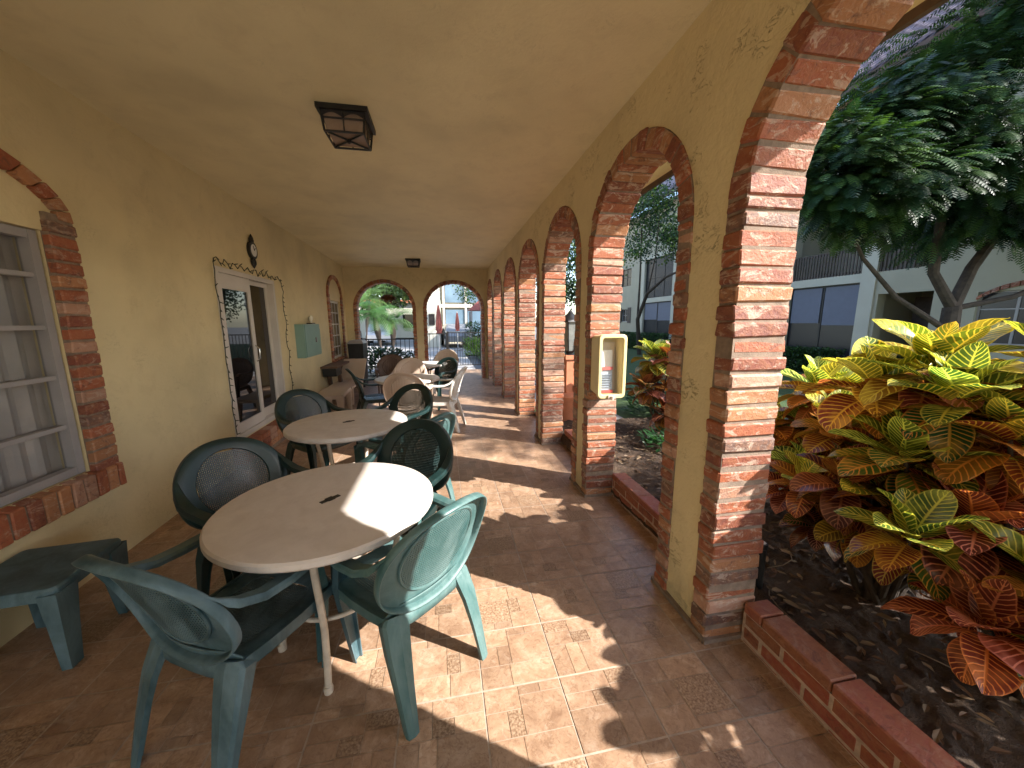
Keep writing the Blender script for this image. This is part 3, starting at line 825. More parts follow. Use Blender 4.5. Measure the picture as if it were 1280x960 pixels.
        def Lr(i):
            a = hw[i]; d = a*.9
            return [(-a, .0), (-a*.2, .008), (a*.75, .004), (a, -.008), (a*.98, -d*1.3), (a-.007, -d*1.3), (a-.012, -.010), (-a+.008, -.008), (-a+.006, -d*.5), (-a, -d*.5)]
        # wraps the rear outer corner
        mb = MB()
        if s > 0: mb.sweep(P, (1, .25, 0), Lr)
        else: mb.sweep(P, (1, -.25, 0), lambda i: [(-x, y) for (x, y) in Lr(i)][::-1])
        mb.build('leg', mt, t, world=False)
        mb = MB()
        mb.sweep([S((.232*s, .21, .40)), S((.232*s, .05, .392)), S((.224*s, -.07, .392)), S((.214*s, -.155, .394))], (1, 0, 0), lambda i: [(-.006, -.022), (.006, -.022), (.006, .020), (-.006, .020)])
        mb.build('side_rail', mt, t, world=False)
    return t

protos = {}
def chair(kind, x, y, ang, label, group, z=0.0):
    """ang: heading the sitter faces, degrees clockwise from +Y"""
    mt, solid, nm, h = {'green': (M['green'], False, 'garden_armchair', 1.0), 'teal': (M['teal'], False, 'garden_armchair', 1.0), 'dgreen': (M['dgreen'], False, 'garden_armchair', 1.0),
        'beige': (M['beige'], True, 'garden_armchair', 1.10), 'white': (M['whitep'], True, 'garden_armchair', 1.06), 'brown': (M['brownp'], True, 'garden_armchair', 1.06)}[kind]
    if kind not in protos:
        t = make_chair(nm, mt, solid, h, .92); protos[kind] = t
    else: t = copy_tree(protos[kind])
    t.location = (x, y, z); t.rotation_euler = (0, 0, radians(-ang)); tag(t, label, 'chair', group)
    return t
GG = 'green plastic armchairs around the white tables'
BG = 'beige and white plastic armchairs further down the walkway'
chair('green', -.78, 1.41, 28, 'slate green armchair seen from behind at the near left of the nearest table', GG)
chair('teal', -.21, 1.51, -43, 'sunlit faded teal armchair with perforated back at the right front of the nearest table', GG)
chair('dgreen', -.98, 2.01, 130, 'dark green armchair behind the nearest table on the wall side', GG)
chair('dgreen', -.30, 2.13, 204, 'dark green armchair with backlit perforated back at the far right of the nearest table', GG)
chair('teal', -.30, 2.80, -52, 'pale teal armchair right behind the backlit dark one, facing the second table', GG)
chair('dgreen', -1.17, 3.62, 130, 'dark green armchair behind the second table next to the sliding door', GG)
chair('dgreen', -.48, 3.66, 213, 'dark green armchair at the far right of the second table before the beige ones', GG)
chair('beige', -.46, 4.83, 6, 'nearer of the two round-backed beige plastic armchairs, at the third table', BG)
chair('beige', -.57, 6.02, 184, 'farther round-backed beige armchair at the far side of the third table', BG)
chair('dgreen', -1.02, 5.62, 72, 'dark green armchair seen side-on at the left of the third table', GG)
chair('white', -.05, 5.20, -74, 'white plastic armchair seen side-on at the right of the third table', BG)
chair('dgreen', -.12, 6.66, 222, 'small dark green armchair beside the farthest table near the open gate', GG)
chair('brown', -.95, 7.05, 172, 'brown armchair in shade in front of the left end arch', BG)
chair('beige', .02, 7.9, 190, 'half hidden beige armchair at the far side of the farthest table', BG)

# ------------------------------------------------------------------ tables
def make_table(r=.45):
    t = thing('garden_table', 'table', 'table')
    mb = MB(); zt = .72
    mb.lathe([(.022, zt), (r-.03, zt), (r-.008, zt-.002), (r, zt-.010), (r+.001, zt-.028), (r-.008, zt-.038), (r-.022, zt-.038), (r-.026, zt-.016), (.03, zt-.016), (.022, zt)], n=72)
    mb.build('tabletop', M['tabletop'], t, world=False)
    mb = MB(); mb.lathe([(.0001, zt-.006), (.0215, zt-.006), (.0215, zt-.03), (.0001, zt-.03)], n=20)
    mb.box(-.044, .044, -.011, .011, zt+.0005, zt+.003)
    mb.box(-.016, .016, -.017, .017, zt+.0012, zt+.0045)
    mb.build('umbrella_hole_plug', M['black'], t, world=False)
    mb = MB(); mb.lathe([(.05, zt-.05), (.05, zt-.018), (.04, zt-.018), (.04, zt-.05)], n=20)
    for k in range(2): 
        a = pi/4 + k*pi/2; c, s = cos(a), sin(a)
        mb.tube([(c*.36, s*.36, zt-.03), (-c*.36, -s*.36, zt-.03)], .009, 6)
    mb.build('frame', M['tubewhite'], t, world=False)
    for k in range(4):
        a = pi/4 + k*pi/2; c, s = cos(a), sin(a)
        mb = MB()
        mb.tube([(c*.30, s*.30, .69), (c*.285, s*.285, .55), (c*.25, s*.25, .36), (c*.238, s*.238, .26), (c*.246, s*.246, .12), (c*.262, s*.262, .008)], .0145, 10)
        mb.lathe([(.018, 0), (.020, .02), (.015, .03)], (c*.262, s*.262, 0), 10)
        mb.build('leg', M['tubewhite'], t, world=False)
    mb = MB(); mb.tube([(.205*cos(2*pi*k/40), .205*sin(2*pi*k/40), .29) for k in range(41)], .0095, 8, cap=False)
    mb.tube([(.24, 0, .29), (-.24, 0, .29)], .005, 6); mb.tube([(0, .24, .29), (0, -.24, .29)], .005, 6)
    mb.build('brace_ring', M['tubewhite'], t, world=False)
    return t
tp = make_table(); TG = 'round white plastic garden tables down the walkway'
for i, (x, y, a, lab) in enumerate([(-.522, 1.655, 47, 'nearest and largest looking round white plastic table, sunlit on its right half'),
        (-.765, 3.03, 30, 'second round table, white top with a sunlit right tip, beside the sliding door'),
        (-.52, 5.38, 10, 'third round table, between beige and white chairs further down the walkway'),
        (-.38, 7.25, 20, 'farthest round table in front of the gate arch')]):
    t = tp if i == 0 else copy_tree(tp)
    t.location = (x, y, 0); t.rotation_euler.z = radians(a); tag(t, lab, 'table', TG)

# low side tables
def side_table(name, mat, w, d, h, loc, rz, label, group=None):
    t = thing(name, label, 'side table', loc, rz, group)
    mb = MB(); e = .03
    def rr(k, z, ins):
        out = []
        for (sx, sy) in ((1, 1), (-1, 1), (-1, -1), (1, -1)):
            for q in range(5):
                a = atan2(sy, sx) - pi/4 + (pi/2)*q/4
                out.append((sx*(w/2-e) + (e-ins)*cos(a), sy*(d/2-e) + (e-ins)*sin(a), z))
        return out
    L = [rr(0, h-.055, .002), rr(0, h-.012, .0), rr(0, h-.002, .006), rr(0, h, .016)]
    n = 20
    V = sum(L, []); F = [(i*n+k, i*n+(k+1) % n, (i+1)*n+(k+1) % n, (i+1)*n+k) for i in range(3) for k in range(n)] + [tuple(range(3*n, 4*n)), tuple(range(n-1, -1, -1))]
    mb.idx(V, F); mb.build('tabletop', mat, t, world=False)
    for (sx, sy) in ((1, 1), (-1, 1), (-1, -1), (1, -1)):
        mb = MB()
        pts = [(sx*(w/2-.05), sy*(d/2-.05), h-.03), (sx*(w/2-.045), sy*(d/2-.045), h*.5), (sx*(w/2-.035), sy*(d/2-.035), 0)]
        hw = [.055, .042, .030]
        mb.sweep(pts, (1, 0, 0), lambda i: [(-hw[i], -hw[i]), (hw[i], -hw[i]), (hw[i], hw[i]), (-hw[i]*.2, hw[i]), (-hw[i]*.2, hw[i]*.1), (-hw[i], hw[i]*.1)] if True else None)
        mb.build('leg', mat, t, world=False)
    return t
side_table('side_table', M['green'], .40, .40, .40, (-1.865, 1.89, 0), radians(5), 'low slate green plastic side table cut off by the left edge of the photo')
side_table('side_table', M['beige'], .42, .75, .43, (-1.74, 6.1, 0), radians(4), 'low beige plastic side table by the left wall below the teal cabinet')

# beige lounger with slanted back
lo = thing('sun_lounger', 'beige plastic lounger with raised slanted back against the left wall under the barred window', 'lounger', (-1.90, 7.5, 0))
mb = MB()
mb.hexa([(-2.12, 7.0, .30), (-1.66, 7.0, .30), (-1.66, 8.0, .30), (-2.12, 8.0, .30), (-2.12, 7.0, .34), (-1.66, 7.0, .34), (-1.66, 8.0, .34), (-2.12, 8.0, .34)])
mb.build('seat', M['beige'], lo)
mb = MB(); mb.hexa([(-2.12, 8.0, .30), (-1.66, 8.0, .30), (-1.66, 8.45, .70), (-2.12, 8.45, .70), (-2.12, 7.97, .33), (-1.66, 7.97, .33), (-1.66, 8.42, .73), (-2.12, 8.42, .73)])
for k in range(6): 
    y = 8.03+k*.07; z = .35 + k*.062
    mb.box(-2.10, -1.68, y, y+.012, z, z+.02)
mb.build('backrest', M['beige'], lo)
for (x, y) in ((-2.08, 7.08), (-1.70, 7.08), (-2.08, 7.9), (-1.70, 7.9)):
    mb = MB(); mb.sweep([(x, y, .31), (x, y, 0)], (1, 0, 0), lambda i: [(-.04+.01*i, -.03), (.04-.01*i, -.03), (.04-.01*i, .03), (-.04+.01*i, .03)]); mb.build('leg', M['beige'], lo)

# narrow console under far window
cs = thing('console_table', 'dark wooden ledge table with slanted legs under the far barred window', 'console table', (-2.1, 8.0, 0))
mb = MB(); mb.hexa([mpL(7.30, 0, .655), mpL(7.30, -.30, .655), mpL(9.05, -.30, .655), mpL(9.05, 0, .655), mpL(7.30, 0, .69), mpL(7.30, -.30, .69), mpL(9.05, -.30, .69), mpL(9.05, 0, .69)])
mb.build('tabletop', M['wood'], cs)
for (u, w_) in ((7.6, .25), (8.8, -.25)):
    mb = MB(); mb.sweep([mpL(u, -.24, .655), mpL(u+w_, -.24, 0)], (1, 0, 0), lambda i: [(-.03, -.04), (.03, -.04), (.03, .04), (-.03, .04)]); mb.build('leg', M['wood'], cs)
    mb = MB(); mb.sweep([mpL(u, -.05, .655), mpL(u+w_, -.05, 0)], (1, 0, 0), lambda i: [(-.03, -.04), (.03, -.04), (.03, .04), (-.03, .04)]); mb.build('leg', M['wood'], cs)
mb = MB(); lbox(mb, 7.32, 7.75, -.27, -.03, .50, .652); mb.build('drawer_box', M['black'], cs)
tb = thing('trash_bin', 'tall dark bin with grey side standing in the far left corner', 'bin', (-1.98, 9.2, 0))
mb = MB(); mb.hexa([(-2.13, 9.0, .0), (-1.85, 9.0, .0), (-1.85, 9.4, .0), (-2.13, 9.4, .0), (-2.16, 8.97, 1.02), (-1.82, 8.97, 1.02), (-1.82, 9.43, 1.02), (-2.16, 9.43, 1.02)]); mb.build('body', M['black'], tb)
mb = MB(); mb.hexa([(-2.17, 8.96, 1.023), (-1.81, 8.96, 1.023), (-1.81, 9.44, 1.023), (-2.17, 9.44, 1.023), (-2.12, 9.0, 1.10), (-1.86, 9.0, 1.10), (-1.86, 9.40, 1.10), (-2.12, 9.40, 1.10)]); mb.build('lid', M['alugrey'], tb)

# ------------------------------------------------------------------ ceiling lanterns
def ceiling_lamp(cx, cy, label):
    t = thing('ceiling_lantern', label, 'ceiling light', (cx, cy, CEIL), 0, 'black lantern lights under the ceiling')
    w = .155; wb = .118; zb = -.145
    mb = MB(); mb.box(-w, w, -w, w, -.03, -.001); mb.build('base_plate', M['black'], t, world=False)
    mb = MB()
    a = .132
    T = [(a, a, -.03), (-a, a, -.03), (-a, -a, -.03), (a, -a, -.03)]; B = [(wb, wb, zb), (-wb, wb, zb), (-wb, -wb, zb), (wb, -wb, zb)]
    for k in range(4):
        mb.tube([T[k], B[k]], .007, 6); mb.tube([B[k], B[(k+1) % 4]], .007, 6)
        l = lambda p, q, f: tuple(p[i]+(q[i]-p[i])*f for i in range(3))
        mb.tube([l(T[k], B[k], .35), l(T[(k+1) % 4], B[(k+1) % 4], .35)], .005, 6)
        mb.tube([l(T[k], T[(k+1) % 4], .5), l(B[k], B[(k+1) % 4], .5)], .004, 6)
        # scalloped upper band
        P = [l(T[k], B[k], q) for q in (0, .32)]; Q = [l(T[(k+1) % 4], B[(k+1) % 4], q) for q in (0, .32)]
        pts = []
        for j in range(2):
            for q in range(9):
                u = j*.5 + .5*q/8; arch = .32 - .22*sin(pi*q/8)
                A_ = l(T[k], B[k], arch); B_ = l(T[(k+1) % 4], B[(k+1) % 4], arch); pts.append(l(A_, B_, u))
        top = [l(T[k], T[(k+1) % 4], 0), l(T[k], T[(k+1) % 4], 1)]
        for q in range(len(pts)-1):
            u0 = q/(len(pts)-1); u1 = (q+1)/(len(pts)-1)
            mb.face([l(top[0], top[1], u0), l(top[0], top[1], u1), pts[q+1], pts[q]])
    for k in range(2): mb.tube([B[k], B[k+2]], .006, 6)
    mb.lathe([(.0001, zb-.02), (.016, zb-.012), (.016, zb+.006), (.0001, zb+.012)], n=12)
    mb.build('cage', M['black'], t, world=False)
    g = MB(); q = .92; g.hexa([(-wb*q, -wb*q, zb+.008), (wb*q, -wb*q, zb+.008), (wb*q, wb*q, zb+.008), (-wb*q, wb*q, zb+.008), (-a*q, -a*q, -.035), (a*q, -a*q, -.035), (a*q, a*q, -.035), (-a*q, a*q, -.035)])
    g.build('glass', M['lampglass'], t, world=False)
ceiling_lamp(-.575, 2.85, 'nearest black square lantern light with crossed bars on the ceiling')
ceiling_lamp(-.58, 8.55, 'small looking farther lantern light on the ceiling above the end arches')

# ------------------------------------------------------------------ brochure box on the second pier
bx = thing('brochure_box', 'cream plastic display box holding papers fixed to the sunlit side of the brick pier', 'display box', (1.27, 2.78, .9))
X0, X1, Z0b, Z1b, Yf, Yb = 1.165, 1.395, .905, 1.405, 2.615, 2.79
def rrect(x0, x1, z0, z1, r, y, n=5):
    out = []
    for (cx, cz, a0) in ((x1-r, z1-r, 0), (x0+r, z1-r, pi/2), (x0+r, z0+r, pi), (x1-r, z0+r, 3*pi/2)):
        for q in range(n+1): out.append((cx + r*cos(a0+pi/2*q/n), y, cz + r*sin(a0+pi/2*q/n)))
    return out
mb = MB(); n = 24
loops = [rrect(X0+.012, X1-.012, Z0b+.03, Z1b-.012, .03, Yb), rrect(X0+.008, X1-.008, Z0b+.012, Z1b-.008, .032, Yf+.03), rrect(X0, X1, Z0b, Z1b, .038, Yf+.028), rrect(X0, X1, Z0b, Z1b, .038, Yf+.004), rrect(X0+.005, X1-.005, Z0b+.005, Z1b-.005, .035, Yf),
         rrect(X0+.024, X1-.024, Z0b+.026, Z1b-.024, .022, Yf), rrect(X0+.030, X1-.030, Z0b+.032, Z1b-.030, .02, Yf+.008), rrect(X0+.030, X1-.030, Z0b+.032, Z1b-.030, .02, Yb-.02)]
V = sum(loops, []); F = [(i*n+k, i*n+(k+1) % n, (i+1)*n+(k+1) % n, (i+1)*n+k) for i in range(len(loops)-1) for k in range(n)] + [tuple(range(7*n, 8*n)), tuple(range(n-1, -1, -1))]
mb.idx(V, F); mb.build('case', M['cream'], bx)
mb = MB(); mb.box(X0+.085, X0+.145, Yf-.012, Yf-.0005, Z0b+.002, Z0b+.03); mb.tube([(X0+.115, Yf-.016, Z0b+.022), (X0+.115, Yf-.016, Z0b-.006)], .012, 8); mb.build('latch', M['beige'], bx)
mb = MB(); mb.face([(X0+.03, Yf+.006, Z0b+.03), (X1-.03, Yf+.006, Z0b+.03), (X1-.03, Yf+.006, Z1b-.03), (X0+.03, Yf+.006, Z1b-.03)])
m, nt, b = new_mat('clear_plastic_cover'); b.inputs['Base Color'].default_value = (.10, .10, .10, 1); b.inputs['Alpha'].default_value = .06; b.inputs['Roughness'].default_value = .06
M['clear'] = m
solidify(mb.build('cover', M['clear'], bx), .002)
mb = MB(); mb.col = (.95, .95, .93)
def sheet(x0, x1, y, z0, z1, col, lean=.02):
    mb.col = col; mb.hexa([(x0, y, z0), (x1, y, z0), (x1, y+.004, z0), (x0, y+.004, z0), (x0, y+lean, z1), (x1, y+lean, z1), (x1, y+.004+lean, z1), (x0, y+.004+lean, z1)])
sheet(1.20, 1.315, 2.68, .94, 1.28, (.95, .95, .95)); sheet(1.205, 1.31, 2.672, .965, 1.12, (.55, .62, .72), .006)
sheet(1.205, 1.31, 2.668, 1.125, 1.15, (.75, .15, .13), .002); sheet(1.20, 1.315, 2.665, .942, .965, (.7, .10, .08), .001)
sheet(1.225, 1.36, 2.73, .95, 1.34, (.9, .78, .62), .02)
for k in range(6): sheet(1.212, 1.30, 2.666, .985+k*.02, .990+k*.02, (.25, .3, .38), .0003)
mb.build('papers', M['paper'], bx)

# ------------------------------------------------------------------ planter walls along the garden side
def planter(x0, x1, y0, y1, ztop, name_label):
    t = thing('planter_wall', name_label, 'planter wall', ((x0+x1)/2, (y0+y1)/2, 0), 0, 'low red brick planter walls between the piers')
    mb = MB(); c = .058; gap = .012; rows = int((ztop-.05)/(c+gap))
    hz = ztop - .055
    z = hz
    k = 0
    while z > .0:
        za = max(.002, z-c); y = y0 + (0 if k % 2 == 0 else -.10)
        while y < y1:
            a, b = max(y, y0), min(y+.20, y1)
            if b-a > .02:
                mb.col = tuple(q*R.uniform(.8, 1.1) for q in (.30, .085, .045))
                mb.cham([jit(q, .0015) for q in [(x0, a, za), (x1-.02, a, za), (x1-.02, b-gap, za), (x0, b-gap, za), (x0, a, z), (x1-.02, a, z), (x1-.02, b-gap, z), (x0, b-gap, z)]], .004)
            y += .20
        z -= c+gap; k += 1
    y = y0
    while y < y1-.02:
        b = min(y+.30, y1); mb.col = tuple(q*R.uniform(.85, 1.1) for q in (.30, .09, .05))
        mb.cham([jit(q, .0015) for q in [(x0-.006, y, hz+.004), (x1, y, hz+.004), (x1, b-.006, hz+.004), (x0-.006, b-.006, hz+.004), (x0-.006, y, ztop), (x1, y, ztop), (x1, b-.006, ztop), (x0-.006, b-.006, ztop)]], .006)
        y += .30
    mb.build('bricks', M['redbrick'], t)
    m2 = MB(); m2.box(x0+.0022, x1-.022, y0, y1, 0, hz+.003)
    m2.build('mortar', M['palemortar'], t)
planter(1.350, 1.47, -1.5, 1.296, .205, 'low red brick planter wall in the right foreground below the croton bushes')
planter(1.405, 1.52, 1.755, 2.788, .205, 'low red brick planter wall between the first and second piers')
planter(1.44, 1.55, 3.20, 4.18, .19, 'low red brick planter wall between the second and third piers')
for a_, b_, l_ in ((4.58, 5.60, 'third and fourth'), (6.0, 7.02, 'fourth and fifth'), (7.42, 8.44, 'fifth and sixth')):
    planter(1.46, 1.56, a_, b_, .12, 'low red brick edging between the %s piers' % l_)

# terracotta lamp post beyond the third arch
gl_ = thing('garden_lantern', 'terracotta pedestal post with urn base and black framed lantern beyond the third arch', 'garden lantern', (1.76, 4.95, 0))
ox, oy = 1.76, 4.95
mb = MB(); mb.lathe([(.10, .06), (.17, .09), (.19, .30), (.205, .42), (.215, .46), (.20, .485), (.12, .50)], (ox, oy, 0), 28); mb.build('urn_base', M['terracotta'], gl_)
mb = MB(); mb.box(ox-.06, ox+.06, oy-.06, oy+.06, .49, .98); mb.box(ox-.085, ox+.085, oy-.085, oy+.085, .98, 1.04); mb.build('post', M['terracotta'], gl_)
mb = MB(); mb.lathe([(.085, 1.04), (.05, 1.06), (.085, 1.10)], (ox, oy, 0), 6); mb.lathe([(.17, 1.50), (.15, 1.54), (.05, 1.61), (.02, 1.65), (.0001, 1.68)], (ox, oy, 0), 6, smooth=False)
for k in range(6):
    a = pi*k/3; mb.tube([(ox+.085*cos(a), oy+.085*sin(a), 1.10), (ox+.15*cos(a), oy+.15*sin(a), 1.51)], .009, 5)
mb.build('lantern_frame', M['black'], gl_)
mb = MB(); mb.lathe([(.078, 1.10), (.142, 1.50)], (ox, oy, 0), 6, smooth=False); mb.build('lantern_glass', M['lampglass2'], gl_)
pp = thing('saucer', 'shallow stone saucer on the paving below the terracotta lamp post', 'saucer', (1.76, 4.95, 0))
mb = MB(); mb.lathe([(.22, 0), (.25, .02), (.25, .055), (.0001, .055)], (ox, oy, 0), 28); mb.build('dish', M['mortar'], pp)
def pot(x, y, r, h, lab):
    t = thing('flower_pot', lab, 'pot', (x, y, 0))
    mb = MB(); mb.lathe([(r*.65, 0), (r*.9, h*.7), (r*.95, h*.82), (r*1.1, h*.83), (r*1.12, h), (r*.95, h), (r*.9, h*.86), (.0001, h*.85)], (x, y, 0), 26); mb.build('body', M['terracotta'], t)
pot(1.72, 7.75, .20, .45, 'terracotta flower pot standing outside between the far piers')
# black path light in the soil
pl = thing('path_light', 'black cylindrical path light stuck in the soil behind the first pier', 'path light', (1.60, 1.47, .1))
mb = MB(); mb.lathe([(.022, .08), (.022, .33), (.026, .335), (.026, .36), (.018, .362)], (1.60, 1.47, 0), 16); mb.build('body', M['black'], pl)
mb = MB(); mb.lathe([(.017, .3625), (.012, .3665), (.0001, .368)], (1.60, 1.47, 0), 14); mb.build('cap', M['paper'], pl)

# ================================================================== OUTSIDE
g = MB(); g.face([(1.45, -4, .10), (4.4, -4, .10), (4.4, 9.8, .10), (1.45, 9.8, .10)])
# soil as an uneven sheet
g = MB(); nx, ny = 120, 320; V = []
from mathutils import noise as mn
def soilz(x, y):
    return .115 + .03*mn.noise(Vector((x*1.3, y*1.3, 0))) + .018*mn.noise(Vector((x*5, y*5, 3))) + .016*mn.noise(Vector((x*15, y*15, 7))) + .012*mn.noise(Vector((x*38, y*38, 9))) - .0*x
for j in range(ny+1):
    for i in range(nx+1):
        x = 1.40 + 2.9*i/nx; y = -3.2 + 8.0*j/ny
        V.append((x, y, soilz(x, y) - (.08 if i in (0,) else 0) - (.12 if i == nx else 0) - (.12 if j == ny else 0)))
g.idx(V, [(j*(nx+1)+i, j*(nx+1)+i+1, (j+1)*(nx+1)+i+1, (j+1)*(nx+1)+i) for j in range(ny) for i in range(nx)], smooth=True)
o = g.build('soil_bed', M['soil']); tag(o, 'dark mulch covered soil bed beside the walkway', kind='structure')
g = MB(); g.face([(-60, -40, -.09), (120, -40, -.09), (120, 160, -.09), (-60, 160, -.09)])
o = g.build('ground', M['asphalt']); tag(o, kind='structure')
g = MB(); V = []
for j in range(41):
    for i in range(31):
        x = 1.42 + 10*i/30; y = -6 + 36*j/40
        V.append((x, y, .045 + .03*mn.noise(Vector((x*.6, y*.6, 0)))))
g.idx(V, [(j*31+i, j*31+i+1, (j+1)*31+i+1, (j+1)*31+i) for j in range(40) for i in range(30)], smooth=True)
o = g.build('lawn', M['lawn']); tag(o, 'shaded green lawn of the courtyard', kind='structure')
g = MB(); g.box(1.6, 2.6, 4.55, 8.9, .0, .085); o = g.build('garden_path', M['paver']); tag(o, kind='structure')
g = MB(); g.face([(-14, 10.05, -.012), (1.02, 10.05, -.012), (1.02, 17.5, -.012), (4.0, 17.5, -.012), (4.0, 34, -.012), (-14, 34, -.012)])
o = g.build('pool_deck', M['paver']); tag(o, 'pale paved deck beyond the end arches', kind='structure')
g = MB(); g.face([(1.022, 10.0, -.02), (11, 10.0, -.02), (11, 17.5, -.02), (1.022, 17.5, -.02)]); 

# leaf litter and twigs
g = MB()
for k in range(2600):
    x = R.uniform(1.56, 4.0); y = R.uniform(.2, 4.6); z = soilz(x, y) + .012
    a = R.uniform(0, 2*pi); l = R.uniform(.012, .04); w = l*R.uniform(.25, .5)
    t_ = R.random(); c = (.16, .085, .045) if t_ < .5 else ((.28, .19, .11) if t_ < .85 else (.24, .17, .115)); kk = R.uniform(.5, 1.1)
    g.col = tuple(q*kk for q in c)
    ca, sa = cos(a), sin(a); P = lambda u, v, h: (x+u*ca-v*sa, y+u*sa+v*ca, z+h)
    tz = R.uniform(-.006, .012)
    g.face([P(-l, 0, tz), P(-l*.3, w, .006), P(l*.5, w*.8, .004), P(l, 0, -tz+.004)]); g.face([P(-l, 0, tz), P(l, 0, -tz+.004), P(l*.5, -w*.8, .008), P(-l*.3, -w, .006)])
for k in range(60):
    x = R.uniform(1.6, 3.6); y = R.uniform(.4, 3.6); a = R.uniform(0, 2*pi); l = R.uniform(.08, .3); g.col = (.2, .14, .09)
    pts = [(x+l*q*cos(a+q*.8), y+l*q*sin(a+q*.8), soilz(x, y)+.012+.02*sin(pi*q)) for q in (0, .33, .66, 1)]
    g.tube(pts, .0028, 4)
o = g.build('leaf_litter', M['litter']); tag(o, 'dry leaves and twigs scattered over the dark soil', 'leaf litter', kind='stuff')

# ------------------------------------------------------------------ crotons
def croton_leaf(mb, base, d, up, L, W, droop, col, fold=.25, twist=0):
    d = Vector(d).normalized(); side = d.cross(Vector(up))
    if side.length < .05: side = d.cross(Vector((1, 0, 0)))
    side.normalize(); nrm = side.cross(d).normalized()
    mb.col = col; nv = 9; p = Vector(base); V = []; UV = []
    cur = d.copy()
    stem = L*.12
    p = p + cur*stem
    wob = R.uniform(0, 6)
    for j in range(nv+1):
        q = j/nv
        wd = W*(sin(pi*min(1, q**.86))**.58)*(1 if q < .98 else .3)
        wd = max(wd, .003)
        s2 = (Matrix.Rotation(twist*q, 3, cur) @ side); n2 = s2.cross(cur).normalized()
        for (u, k) in ((0, -1), (.25, -.5), (.5, 0), (.75, .5), (1, 1)):
            off = s2*(wd*k) + n2*(abs(k)*wd*fold + .05*W*sin(q*14+wob+k*2)*abs(k))
            V.append(p + off); UV.append((u, q))
        ang = droop/nv
        cur = (Matrix.Rotation(-ang, 3, side) @ cur).normalized() if True else cur
        p = p + cur*(L/nv)
    F = []; U = []
    for j in range(nv):
        for i in range(4):
            f = (j*5+i, j*5+i+1, (j+1)*5+i+1, (j+1)*5+i); F.append(f); U.append([UV[a] for a in f])
    mb.idx(V, F, U, smooth=True)
def rosette(lm, sm, c, r, n, pal, root):
    c = Vector(c)
    # stem
    rt = Vector(root); mid = rt.lerp(c, .5) + Vector((R.uniform(-.06, .06), R.uniform(-.06, .06), .03))
    ax = (c-mid).normalized()
    sm.tube([rt, mid, c, c+ax*r*.35], [.016, .012, .009, .005], 7)
    n += 8
    for k in range(n):
        q = k/(n-1)                       # 0 top young .. 1 lower old
        az = k*2.39996 + R.uniform(-.25, .25)
        el = radians(78 - 112*q**.9 + R.uniform(-10, 10))
        d = Vector((cos(az)*cos(el), sin(az)*cos(el), sin(el)))
        L = r*(.60 + .34*sin(pi*min(1, q*.9+.12)))*R.uniform(.8, 1.15)
        W = L*R.uniform(.25, .36)
        base = c + ax*r*.32*(1-q)
        pr = pal(q)
        croton_leaf(lm, base, d, (0, 0, 1), L, W, R.uniform(.35, 1.0)*(0.6+.8*q), pr, R.uniform(.1, .4), R.uniform(-.5, .5))
def palette(kind):  # older leaves redder; lower ones also dimmed, shade put into their colour
    def f(q):
        t = R.random()
        if kind == 'yellow':
            if q < .30: return (R.uniform(.22, .36), R.uniform(1.3, 2.1), R.uniform(.05, .6))
            if q < .6: return (R.choice((.25, .45, .1)), R.uniform(1.0, 1.7), R.uniform(.1, .6))
            return (R.choice((.75, .55, .9)), R.uniform(.8, 1.3), R.uniform(.5, 1))
        if kind == 'green':
            if q < .4: return (R.uniform(0, .2), R.uniform(1.2, 2.2), R.uniform(0, .25))
            return (R.choice((0, .1, .3, .75)), R.uniform(.8, 1.3), R.uniform(.2, .7))
        if kind == 'orange':
            if q < .3: return (R.uniform(.1, .4), R.uniform(1.4, 2.2), R.uniform(0, .4))
            return (R.uniform(.4, .8), R.uniform(.9, 1.5), R.uniform(.4, .8))
        if kind == 'pink': return (R.uniform(.7, 1), R.uniform(.9, 1.7), R.uniform(.7, 1))
        return (R.choice((.9, 1, .7, .1)), R.uniform(.5, 1.0), R.uniform(.5, 1))
    return f
def croton(name_lab, root, ros, group='croton bushes in the soil bed'):
    t = thing('croton_bush', name_lab, 'bush', (root[0], root[1], root[2]), 0, group)
    lm, sm = MB(), MB()
    ext = []
    if 'seen through' not in name_lab and 'small dark' not in name_lab and 'foreground' not in name_lab:
        for (c, r, n, k) in ros:
            for _ in range(2):
                ext.append(((c[0]+R.uniform(-.22, .22), c[1]+R.uniform(-.24, .24), max(.44, c[2]-R.uniform(.08, .30))), r*.9, max(8, n-9), R.choice((k, 'green', 'pink', 'green', 'orange', 'dark'))))
    for (c, r, n, k) in list(ros)+ext:
        rosette(lm, sm, c, r, n, palette(k), (root[0]+R.uniform(-.06, .06), root[1]+R.uniform(-.06, .06), root[2]))
    sm.build('stem', M['bark'], t); lm.build('leaves', M['croton'], t)
croton('tall croton bush with the brightest yellow top leaves catching the sun', (2.12, 1.28, .09),
    [((2.15, 1.25, 1.20), .32, 24, 'yellow'), ((1.98, 1.17, .84), .27, 20, 'green'), ((2.22, 1.42, .80), .26, 18, 'orange'), ((2.05, 1.38, .50), .24, 16, 'dark'),
     ((2.35, 1.15, .98), .28, 18, 'orange'), ((2.3, 1.35, .55), .26, 16, 'dark'), ((2.42, 1.45, 1.0), .25, 16, 'dark')])
croton('croton bush with pink and red lower leaves at the right edge of the photo', (2.10, .78, .09),
    [((1.98, .92, .64), .27, 20, 'pink'), ((2.1, .95, .98), .26, 18, 'orange'), ((2.35, .95, 1.22), .28, 20, 'yellow'), ((2.2, .72, .85), .27, 18, 'orange'), ((1.95, .70, .56), .25, 16, 'orange'), ((2.35, .8, .55), .26, 16, 'dark'),
     ((2.1, 1.02, .44), .22, 14, 'green'), ((2.3, .45, .95), .28, 18, 'orange')])
